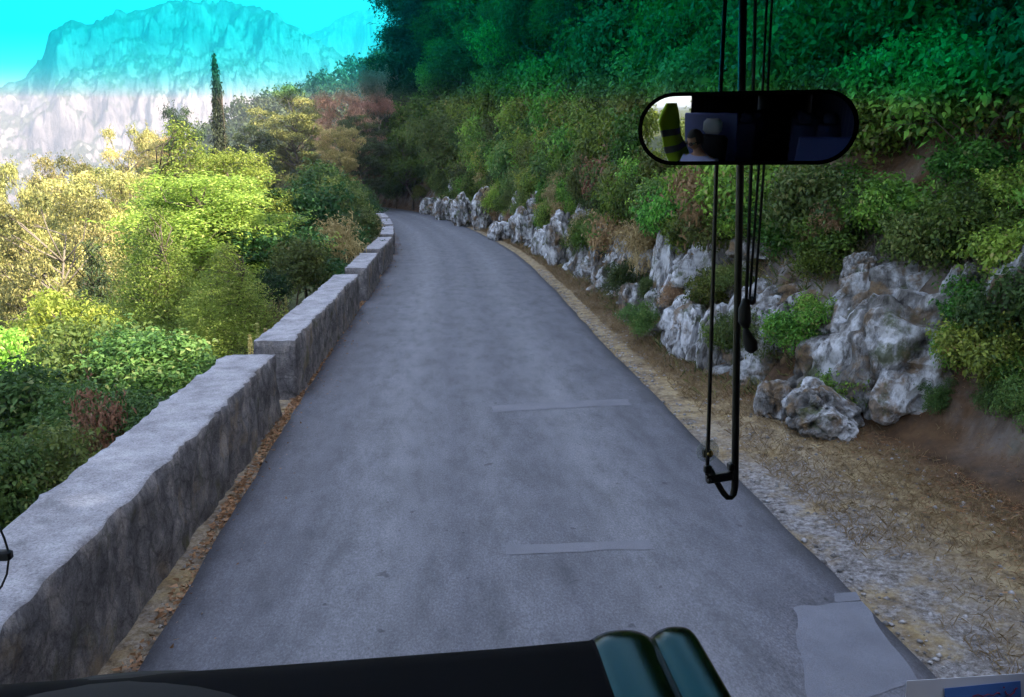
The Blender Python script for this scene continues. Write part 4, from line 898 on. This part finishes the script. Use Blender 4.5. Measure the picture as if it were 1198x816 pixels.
bus = bpy.data.objects.new('bus', None); COL.objects.link(bus); bus.location = (.17, 0, 0)
tag(bus, 'bus whose dark front cabin frames the road, with a windscreen shade band and black dashboard', 'bus')
BO = Vector((-.17, 0, 0))                    # parts are built in world axes, shifted to the bus origin
def bpart(mb, name, mat, parent=None, smooth=False):
    o = mb.build(name, mat, parent or bus, smooth)
    if parent is None: o.location = BO
    return o
XL, XR, YF, YB, ZF, ZR = -1.1, 1.47, 1.55, -6.5, 1.12, 3.35
mb = MB()                                     # floor, roof, rear, header, apron, skirts
mb.box(((XL + XR) / 2, (YF + YB) / 2, ZR), (XR - XL, YF - YB, .06)); bpart(mb, 'roof', M['lining'])
mb = MB().box(((XL + XR) / 2, (YF + YB) / 2 - .2, ZF), (XR - XL, YF - YB - .4, .06)); bpart(mb, 'cabin_floor', M['rubber'])
mb = MB().box(((XL + XR) / 2, YB, (ZF + ZR) / 2), (XR - XL - .01, .05, ZR - ZF - .07)); bpart(mb, 'rear_bulkhead', M['lining'])
for x in (XL, XR):
    mb = MB().box((x, (YF + YB) / 2, (.45 + 1.85) / 2), (.05, YF - YB, 1.4)).box((x, (YF + YB) / 2, 3.14), (.05, YF - YB, .34))
    yy = YF - .06
    while yy > YB: mb.box((x, yy, 2.41), (.06, .10 if yy > 1 else .09, 1.13)); yy -= 1.45
    bpart(mb, 'side_panel', M['lining'])
    mb = MB(); n_ = 150; ya, yb = (-1.0 if x < 0 else -.3), YB + .1  # curtains added over the side windows to darken the cabin
    for i in range(n_ + 1):
        y = ya + (yb - ya) * i / n_; xx = x * .965 + .012 * math.sin(i * 1.3)
        mb.v += [(xx, y, 1.84), (xx, y, 2.99)]
    mb.f = [(2 * i, 2 * i + 1, 2 * i + 3, 2 * i + 2) for i in range(n_)]; bpart(mb, 'added_curtain', M['bluefab'], None, True)
mb = MB().box(((XL + XR) / 2, YF + .01, 3.19), (XR - XL, .06, .26)); bpart(mb, 'windscreen_header', M['black'])
mb = MB().box(((XL + XR) / 2, YF + .03, .92), (XR - XL + .04, .06, .93), None, .02); bpart(mb, 'front_panel', M['lining'])
g = MB().box(((XL + XR) / 2, YF, 2.23), (XR - XL - .06, .006, 1.68)); bpart(g, 'windscreen', m_clear())
# shade band: its interlayer thickens upwards from nothing
z0, z1, z2 = 2.735, 2.845, 3.055; tk = .012
mb = MB().prism([(YF - .012, z0), (YF - .012, z2), (YF - .012 - tk, z2), (YF - .012 - tk, z1), (YF - .012 - tk * .62, z0 + .055), (YF - .012 - tk * .25, z0 + .022)], XL + .03, XR - .03, 'x')
sb = bpart(mb, 'shade_band', m_tint())
import bmesh
bm = bmesh.new(); bm.from_mesh(sb.data); bmesh.ops.recalc_face_normals(bm, faces=bm.faces); bm.to_mesh(sb.data); bm.free()
# dashboard: low shelf, tall binnacle with two glossy ridges at its right end
mb = MB().box(((XL + XR) / 2, 1.08, 1.25), (XR - XL - .06, .88, .08), None, .03); shelf = bpart(mb, 'dashboard', M['black'])
def binnacle():
    xs = np.concatenate([np.linspace(-1.05, .22, 30), np.linspace(.235, .45, 60)]); ys = np.concatenate([np.linspace(.62, 1.16, 14), np.linspace(1.17, 1.262, 18)])
    def prof(x):
        b = np.interp(x, [-1.05, -.72, -.3, .1, .25], [1.80, 1.806, 1.812, 1.82, 1.826])
        def rid(x, a, c, h): q = np.clip((x - a) / (c - a), 0, 1); return h * (1 - np.abs(2 * q - 1) ** 2.6) if a < x < c else 0
        return b + rid(x, .258, .362, .017) + rid(x, .366, .446, .018) - .03 * max(0, (x - .425) / .025) ** 2
    vs = [];
    for x in xs:
        for y in ys:
            q = max(0, (y - 1.185) / .077); vs.append((x, y - .0, prof(x) - .05 * (1 - math.sqrt(max(0, 1 - q * q)))))
        vs.append((x, 1.262, 1.28))
    n = len(ys) + 1; fs = [(i * n + j, (i + 1) * n + j, (i + 1) * n + j + 1, i * n + j + 1) for i in range(len(xs) - 1) for j in range(n - 1)]
    b = len(vs); i = len(xs) - 1
    for j in range(n): v = vs[i * n + j]; vs.append((v[0] + .006, v[1], 1.28))
    fs += [(i * n + j, b + j, b + j + 1, i * n + j + 1) for j in range(n - 1)]
    cut = 30 * n
    return vs, fs, n
vs, fs, n_ = binnacle()
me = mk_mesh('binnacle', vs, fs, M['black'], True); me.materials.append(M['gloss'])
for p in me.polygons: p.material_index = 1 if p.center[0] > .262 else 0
bn = link('binnacle', me, bus, loc=BO)
mb = MB().ball((-.5, .85, 1.775), 1, 40, 14, (.46, .42, .062)); link('instrument_hood', mk_mesh('instrument_hood', mb.v, mb.f, M['hood'], True), bn)
mb = MB()
ring = [(-.5 + .21 * math.cos(a), .34 + .21 * math.sin(a) * .82, 1.93 + .21 * math.sin(a) * .5) for a in np.linspace(0, 2 * math.pi, 41)]
mb.tube(ring, .014, 8); sw = bpart(mb, 'steering_wheel', M['rubber'], None, True)
mb = MB().tube([(-.5, .34, 1.93), (-.5, .62, 1.62)], [.035, .03], 10).tube([(-.7, .34, 1.93), (-.3, .34, 1.93)], .012, 6).tube([(-.5, .34, 1.93), (-.5, .19, 1.84)], .012, 6); link('steering_column', mk_mesh('steering_column', mb.v, mb.f, M['rubber'], True), sw)
# blue partitions behind the driver and across the aisle
mb = MB().box((-.64, -.85, 1.85), (.86, .04, 1.4), None, .015); bpart(mb, 'driver_partition', M['blue'])
mb = MB().box((1.0, -.75, 1.72), (.86, .04, 1.14), None, .015); bpart(mb, 'aisle_partition', M['blue'])

# ---- sun blind guide: two rods, foot bracket, suction cup
YR = 1.2
gd = bpy.data.objects.new('sun_blind_guide', None); COL.objects.link(gd)
tag(gd, 'pair of thin black upright rods joined by a small foot bracket, hanging before the windscreen', 'blind guide')
pt = lambda u, v, Y=YR: on_plane(u, v, Y)
rad = lambda px: px * 1.25 / F / 2
MB().tube([pt(871, -90), pt(866, 195), pt(862, 400), pt(860, 540), pt(860, 562), pt(859.5, 571), pt(858, 578), pt(855, 582), pt(851, 582), pt(847, 578), pt(842, 570), pt(836, 559), pt(831, 549)], [rad(9)] * 7 + [rad(7.5)] * 6, 10).build('thick_rod', M['metalblk'], gd, True)
MB().tube([pt(853, -90), pt(838, 200), pt(832, 400), pt(828, 535), pt(827, 556)], rad(5), 8).build('thin_rod', M['metalblk'], gd, True)
a, b_ = pt(826, 561), pt(857, 556); mb = MB().box((a + b_) / 2, ((b_ - a).length, .012, rad(22)), Matrix.Rotation(-math.atan2(b_.z - a.z, b_.x - a.x), 4, 'Y'), .002)
mb.box(pt(828, 549), (rad(18), .012, rad(22)), None, .002).ball(pt(830, 563, YR - .008), .004, 8, 6).box(pt(855, 546), (rad(14), .014, rad(20)), None, .002); mb.build('foot_bracket', M['metalblk'], gd)
c = pt(828, 528, 1.215); cup = MB().ball(c, rad(29), 24, 10, (1, .22, 1)).build('suction_cup', m_cup(), gd, True)
MB().box(c + Vector((-.004, -.008, 0)), (rad(20), .012, rad(24)), None, .002).build('clamp', M['metalblk'], cup); MB().ball(c + Vector((-.002, -.016, .001)), rad(9), 10, 8, (1, .6, 1)).build('bolt', M['brass'], cup, True)

# ---- pull cords
cdn = bpy.data.objects.new('blind_cord', None); COL.objects.link(cdn); tag(cdn, 'three black pull cords hanging beside the thick rod, ending in two black toggles', 'cord')
for (u0, u1, v1, px) in ((886, 873, 352, 4), (901, 877, 350, 3), (907, 883, 350, 3)):
    MB().tube([pt(u0, -80, 1.17), pt(u0 - (u0 - u1) * .55, 195, 1.17), pt(u1, v1, 1.17)], rad(px), 6).build('cord', M['rubber'], cdn, True)
mb = MB().box(pt(880, 352, 1.17), (rad(15), .012, rad(20)), None, .003).tube([pt(873, 350, 1.17), pt(871, 362, 1.17), pt(871, 376, 1.17), pt(874, 384, 1.17)], [rad(8), rad(14), rad(15), rad(7)], 12); mb.build('toggle', M['rubber'], cdn, True)
mb = MB().tube([pt(872, 384, 1.17), pt(874, 392, 1.17), pt(878, 402, 1.17), pt(879, 409, 1.17), pt(879, 413, 1.17)], [rad(5), rad(11), rad(16), rad(15), rad(6)], 12); mb.build('toggle', M['rubber'], cdn, True)

# ---- interior mirror: convex, facing the driver
pm = Vector(at_dist(873, 151, .97)); azn, eln = R(18), R(-6.2)
nrm = Vector((-math.sin(azn) * math.cos(eln), -math.cos(azn) * math.cos(eln), math.sin(eln)))
mr = bpy.data.objects.new('rear_view_mirror', None); COL.objects.link(mr); mr.location = pm
xa = Vector((0, 0, 1)).cross(nrm).normalized() * -1; xa = -xa if xa.x < 0 else xa; ya = nrm.cross(xa).normalized(); ya = -ya if ya.z < 0 else ya
mr.rotation_euler = Matrix((xa, -nrm, ya)).transposed().to_euler()           # local x right, -y towards the driver, z up
tag(mr, 'long rounded rear view mirror with thin black rim, reflecting the driver', 'mirror')
HWm, HHm, RC = .1275, .0405, .46
def capsule(hw, hh, k=20):
    o = []
    for i in range(k + 1): a = -math.pi / 2 + math.pi * i / k; o.append((hw - hh + hh * math.cos(a), hh * math.sin(a)))
    for i in range(k + 1): a = math.pi / 2 + math.pi * i / k; o.append((-hw + hh + hh * math.cos(a), hh * math.sin(a)))
    return o
oc = capsule(HWm, HHm); vs = []; nr = 16
sag = lambda x, z: (x * x + z * z) / (2 * RC)
for j in range(nr, 0, -1):
    for (x, z) in oc:
        q = j / nr; hx = max(0, abs(x) - (HWm - HHm)) ; X = x * q; Z = z * q; vs.append((X, sag(X, Z), Z))
vs.append((0, 0, 0)); n = len(oc)
fs = [(j * n + i, j * n + (i + 1) % n, (j + 1) * n + (i + 1) % n, (j + 1) * n + i) for j in range(nr - 1) for i in range(n)] + [((nr - 1) * n + i, (nr - 1) * n + (i + 1) % n, nr * n) for i in range(n)]
me = mk_mesh('mirror_glass', vs, fs, m_mirror(), True)
me.normals_split_custom_set_from_vertices([Vector((v[0] / RC, -1, v[2] / RC)).normalized() for v in vs]); link('mirror_glass', me, mr)
rim = []; vs = []; oc2 = capsule(HWm + .003, HHm + .003); oc3 = capsule(HWm - .0015, HHm - .0015); oc4 = capsule(HWm - .01, HHm - .008)
for oo, yo in ((oc3, -.0012), (oc2, -.002), (oc2, .010), (oc4, .026)):
    for (x, z) in oo: vs.append((x, sag(x, z) + yo, z))
fs = [(j * n + i, j * n + (i + 1) % n, (j + 1) * n + (i + 1) % n, (j + 1) * n + i) for j in range(3) for i in range(n)] + [tuple(range(3 * n, 4 * n))]
link('housing', mk_mesh('housing', vs, fs, M['black'], True), mr)
rp = mr.matrix_world
mr_inv = (Matrix.Translation(pm) @ mr.rotation_euler.to_matrix().to_4x4()).inverted()
MB().tube([mr_inv @ (pm + Vector((0, .02, 0))), mr_inv @ pt(866, 152)], [.012, .009], 10).box(mr_inv @ pt(866, 152), (.022, .022, .03)).build('clamp', M['black'], mr)

# ---- cable loop at the left edge, paper at the lower right
cl = bpy.data.objects.new('cable', None); COL.objects.link(cl); tag(cl, 'thin black curved cable with a square clip at the left edge of the windscreen', 'cable')
q = lambda u, v: on_plane(u, v, 1.25)
MB().tube([q(-14, 596), q(-2, 614), q(5, 630), q(9, 643), q(10, 656), q(8, 672), q(2, 686), q(-8, 698), q(-24, 708)], .0017, 8).build('loop', M['rubber'], cl, True)
MB().box(q(0, 650), (.036, .014, .0165), None, .003).build('clip', M['rubber'], cl)
pa = bpy.data.objects.new('paper_notice', None); COL.objects.link(pa); tag(pa, 'white paper with blue printed panel and red script, leaning on the windscreen', 'notice')
A1, B1 = on_plane(1061, 797, 1.50), on_plane(1200, 788, 1.50); dx = B1 - A1
dn = Vector((0, -.05, -1)).normalized() * (A1.z - 1.292)
def quad(a, b, c, d, th, name, mat, par):
    n = (b - a).cross(d - a).normalized() * th; mb = MB(); v = [a, b, c, d, a + n, b + n, c + n, d + n]
    return mb.add(v, [(0, 1, 2, 3), (7, 6, 5, 4), (0, 4, 5, 1), (1, 5, 6, 2), (2, 6, 7, 3), (3, 7, 4, 0)]).build(name, mat, par)
sheet = quad(A1, A1 + dx * 1.25, A1 + dx * 1.25 + dn, A1 + dn, .0008, 'sheet', M['white'], pa)
UP = Vector((0, -.003, 0))
def on_sheet(u, v): a = on_plane(u, v, 1.495); return a
quad(on_sheet(1105, 806), on_sheet(1194, 797), on_sheet(1196, 850), on_sheet(1108, 858), .0008, 'printed_panel', M['printblue'], pa)
mb = MB()
def stroke(pts, r=.0011): mb.tube([on_plane(u, v, 1.4925) for u, v in pts], r, 6)
stroke([(1176, 809), (1178, 812.5), (1182, 813.5), (1186, 811), (1188, 806), (1190, 805)], .0013); mb.ball(on_plane(1174.5, 804.5, 1.4925), .0019, 8, 6)
stroke([(1138, 815), (1144, 813), (1150, 815), (1156, 812.5), (1162, 814), (1166, 811), (1169, 810.5), (1170, 813)]); stroke([(1166, 811), (1170, 812.5)])
mb.build('lettering', M['printred'], pa, True)

# ---- seats
def seat(x, y, fab, head, label, cat, group=None):
    o = bpy.data.objects.new('driver_seat' if head == 'greyfab' else 'passenger_seat', None); COL.objects.link(o); o.location = (x, y, ZF + .03); tag(o, label, cat, group)
    MB().box((0, 0, .40), (.46, .46, .13), None, .04).build('seat', M[fab], o, True)
    MB().box((0, -.27, .78), (.45, .12, .72), Matrix.Rotation(R(8), 4, 'X'), .04).build('backrest', M[fab], o, True)
    MB().box((0, -.34, 1.24), (.27, .10, .20), Matrix.Rotation(R(8), 4, 'X'), .045).build('headrest', M[head], o, True)
    MB().box((0, 0, .17), (.3, .3, .34), None, .02).build('pedestal', M['rubber'], o); return o
DX, DY = -.50, -.32
seat(DX, DY - .02, 'hood', 'greyfab', 'driver seat with a pale grey headrest, reflected in the mirror', 'seat')
for y in (-1.55, -2.45, -3.35):
    for x in (-.82, -.36, .74, 1.2): seat(x, y, 'bluefab', 'bluefab', 'dark blue passenger seat behind the partitions, reflected in the mirror', 'seat', 'passenger seats')

# ---- high visibility vest hanging by the driver's window
ve = bpy.data.objects.new('safety_vest', None); COL.objects.link(ve); ve.location = (-.98, -.42, 0); tag(ve, 'fluorescent yellow green safety vest with grey bands hanging by the driver window', 'vest')
vs = []; nz = 18; nc = 24
for i in range(nz + 1):
    t = i / nz; z = 2.70 - .72 * t; w2 = .09 + .11 * min(1, t * 3) + .02 * math.sin(t * 9)
    for j in range(nc):
        a = 2 * math.pi * j / nc; vs.append((.12 * t * t + .045 * math.sin(a) * (1 + .5 * math.sin(3 * a + t * 5)) , w2 * math.cos(a) + .03 * math.sin(t * 4), z))
def strip(i0, i1, k=1.0):
    return [(i * nc + j, i * nc + (j + 1) % nc, (i + 1) * nc + (j + 1) % nc, (i + 1) * nc + j) for i in range(i0, i1) for j in range(nc)]
link('vest_fabric', mk_mesh('vest_fabric', vs, strip(0, nz), M['hivis'], True), ve)
v2 = [(x * 1.06 + .002, y * 1.03, z) for x, y, z in vs]
for i0 in (8, 13): link('reflective_band', mk_mesh('reflective_band', v2, strip(i0, i0 + 2), M['reflective'], True), ve)

# ---- the driver
def skin_mesh(joints, edges, root=0, sub=2):
    me = bpy.data.meshes.new('tmp'); me.from_pydata([j[0] for j in joints], edges, []); o = bpy.data.objects.new('tmp', me); COL.objects.link(o)
    md = o.modifiers.new('s', 'SKIN'); md.use_smooth_shade = True
    for i, v in enumerate(me.skin_vertices[0].data):
        r = joints[i][1]; v.radius = r if isinstance(r, tuple) else (r, r); v.use_root = (i == root)
    ss = o.modifiers.new('u', 'SUBSURF'); ss.levels = sub; ss.render_levels = sub
    dg = bpy.context.evaluated_depsgraph_get(); ev = o.evaluated_get(dg).to_mesh(); V = [tuple(v.co) for v in ev.vertices]; Fc = [tuple(p.vertices) for p in ev.polygons]
    o.evaluated_get(dg).to_mesh_clear(); bpy.data.objects.remove(o); return V, Fc
pr = bpy.data.objects.new('person', None); COL.objects.link(pr); pr.location = (DX, DY, 0)
tag(pr, 'driver in a pale violet shirt and dark sunglasses looking down, reflected in the mirror', 'person')
hz = 2.30                                    # head centre
sk = [((0, 0, 1.66), (.15, .11)), ((0, -.04, 1.85), (.14, .10)), ((0, -.05, 2.03), (.165, .11)), ((0, -.03, 2.12), (.06, .055)), ((0, .01, 2.20), .052), ((0, .04, 2.27), .05)]
ed = [(0, 1), (1, 2), (2, 3), (3, 4), (4, 5)]
for sd in (-1, 1):
    b = len(sk); sk += [((sd * .18, -.04, 2.03), .062), ((sd * .23, .06, 1.83), .048), ((sd * .22, .28, 1.86), .04), ((sd * .185, .50, 1.93), .028), ((sd * .175, .58, 1.955), (.038, .018))]
    ed += [(2, b), (b, b + 1), (b + 1, b + 2), (b + 2, b + 3), (b + 3, b + 4)]
    for k, (dx_, ln) in enumerate(((-.028, .055), (-.01, .065), (.01, .062), (.028, .05))):
        c = len(sk); p = Vector((sd * .175 + dx_, .60, 1.955)); sk += [(tuple(p + Vector((0, .03, .005))), .009), (tuple(p + Vector((0, .03 + ln * .4, -.02))), .008), (tuple(p + Vector((0, .02 + ln * .3, -.045))), .007)]; ed += [(b + 4, c), (c, c + 1), (c + 1, c + 2)]
    c = len(sk); sk += [((sd * .175 - sd * .035, .565, 1.95), .010), ((sd * .175 - sd * .045, .60, 1.93), .009)]; ed += [(b + 3, c), (c, c + 1)]
    b = len(sk); sk += [((sd * .10, .05, 1.62), .085), ((sd * .13, .42, 1.66), .065), ((sd * .13, .50, 1.30), .045), ((sd * .13, .60, 1.20), (.04, .035))]; ed += [(0, b), (b, b + 1), (b + 1, b + 2), (b + 2, b + 3)]
V, Fc = skin_mesh(sk, ed)
# head
hb = MB(); nh, mh = 28, 20; hv = []
Rt = Matrix.Rotation(R(-24), 4, 'X') @ Matrix.Rotation(R(16), 4, 'Z')
hc = Vector((0, .045, hz))
def headpt(th, ph, k=1.0):
    x = math.cos(ph) * math.cos(th); y = math.cos(ph) * math.sin(th); z = math.sin(ph); r = Vector((x * .077, y * .096, z * .118))
    if z < 0: r.x *= 1 + .18 * z; r.y *= 1 + .06 * z
    if y > .6 and abs(x) < .35: r.y += .022 * math.exp(-((z + .12) / .13) ** 2) * math.exp(-(x / .16) ** 2) + .006 * math.exp(-((z + .5) / .07) ** 2) + .010 * math.exp(-((z + .83) / .12) ** 2)
    if y > .5: r.y -= .010 * math.exp(-((z - .08) / .12) ** 2) * math.exp(-((abs(x) - .38) / .2) ** 2)
    if abs(x) > .9 and abs(z) < .25: r.x *= 1 + .13 * math.exp(-((y + .05) / .12) ** 2)
    return hc + Rt.to_3x3() @ (r * k)
for i in range(mh + 1):
    for j in range(nh): hv.append(tuple(headpt(2 * math.pi * j / nh, -math.pi / 2 + math.pi * i / mh)))
hf = [(i * nh + j, i * nh + (j + 1) % nh, (i + 1) * nh + (j + 1) % nh, (i + 1) * nh + j) for i in range(mh) for j in range(nh)]
b = len(V); V += hv; Fc += [tuple(q + b for q in f) for f in hf]
link('body', mk_mesh('body', V, Fc, M['skin'], True), pr)
hv = []; hf = []
for i in range(mh + 1):
    for j in range(nh):
        th = 2 * math.pi * j / nh; ph = -math.pi / 2 + math.pi * i / mh; hv.append(tuple(headpt(th, ph, 1.07)))
for i in range(mh):
    for j in range(nh):
        th = 2 * math.pi * (j + .5) / nh; ph = -math.pi / 2 + math.pi * (i + .5) / mh; fr = math.sin(th) * math.cos(ph)
        if ph > (.62 if fr > .45 else (-.1 if fr > -.1 else -.55)): hf.append((i * nh + j, i * nh + (j + 1) % nh, (i + 1) * nh + (j + 1) % nh, (i + 1) * nh + j))
link('hair', mk_mesh('hair', hv, hf, M['hair'], True), pr)
mb = MB()
for sd in (-1, 1):
    c = hc + Rt.to_3x3() @ Vector((sd * .033, .093, .012)); mb.ball(c, .026, 14, 8, (1, .35, .8)); mb.tube([hc + Rt.to_3x3() @ Vector((sd * .058, .085, .018)), hc + Rt.to_3x3() @ Vector((sd * .083, .0, .015))], .0035, 6)
mb.tube([hc + Rt.to_3x3() @ Vector((-.012, .104, .014)), hc + Rt.to_3x3() @ Vector((.012, .104, .014))], .003, 6); mb.build('sunglasses', M['lens'], pr, True)
st = [((0, 0, 1.66), (.165, .125)), ((0, -.04, 1.85), (.158, .118)), ((0, -.05, 2.03), (.178, .122)), ((0, -.035, 2.11), (.085, .075))]; se = [(0, 1), (1, 2), (2, 3)]
for sd in (-1, 1):
    b = len(st); st += [((sd * .185, -.04, 2.03), .078), ((sd * .235, .06, 1.83), .063), ((sd * .232, .14, 1.845), .060)]; se += [(2, b), (b, b + 1), (b + 1, b + 2)]
V, Fc = skin_mesh(st, se); link('shirt', mk_mesh('shirt', V, Fc, M['shirt'], True), pr)
st = [((0, 0, 1.66), (.17, .125))]; se = []
for sd in (-1, 1):
    b = len(st); st += [((sd * .10, .05, 1.62), .10), ((sd * .13, .42, 1.66), .08), ((sd * .13, .50, 1.32), .062), ((sd * .13, .51, 1.26), .06)]; se += [(0, b), (b, b + 1), (b + 1, b + 2), (b + 2, b + 3)]
V, Fc = skin_mesh(st, se); link('trousers', mk_mesh('trousers', V, Fc, M['trousers'], True), pr)

# ------------------------------------------------------------------ haze: the warm air between here and the mountain
hm = bpy.data.materials.new('valley_haze'); hm.use_nodes = True; nt = hm.node_tree; nt.nodes.remove(nt.nodes['Principled BSDF'])
pv = nt.nodes.new('ShaderNodeVolumePrincipled'); pv.inputs['Color'].default_value = (0.78, 0.86, 1.0, 1); pv.inputs['Density'].default_value = 0.0004; pv.inputs['Anisotropy'].default_value = 0.2
nt.links.new(pv.outputs[0], nt.nodes['Material Output'].inputs['Volume'])
hz_ = MB().box((600, 2400, 385), (11800, 8800, 990)); tag(hz_.build('haze', hm), 'thin pale haze filling the valley', 'haze', kind='stuff')
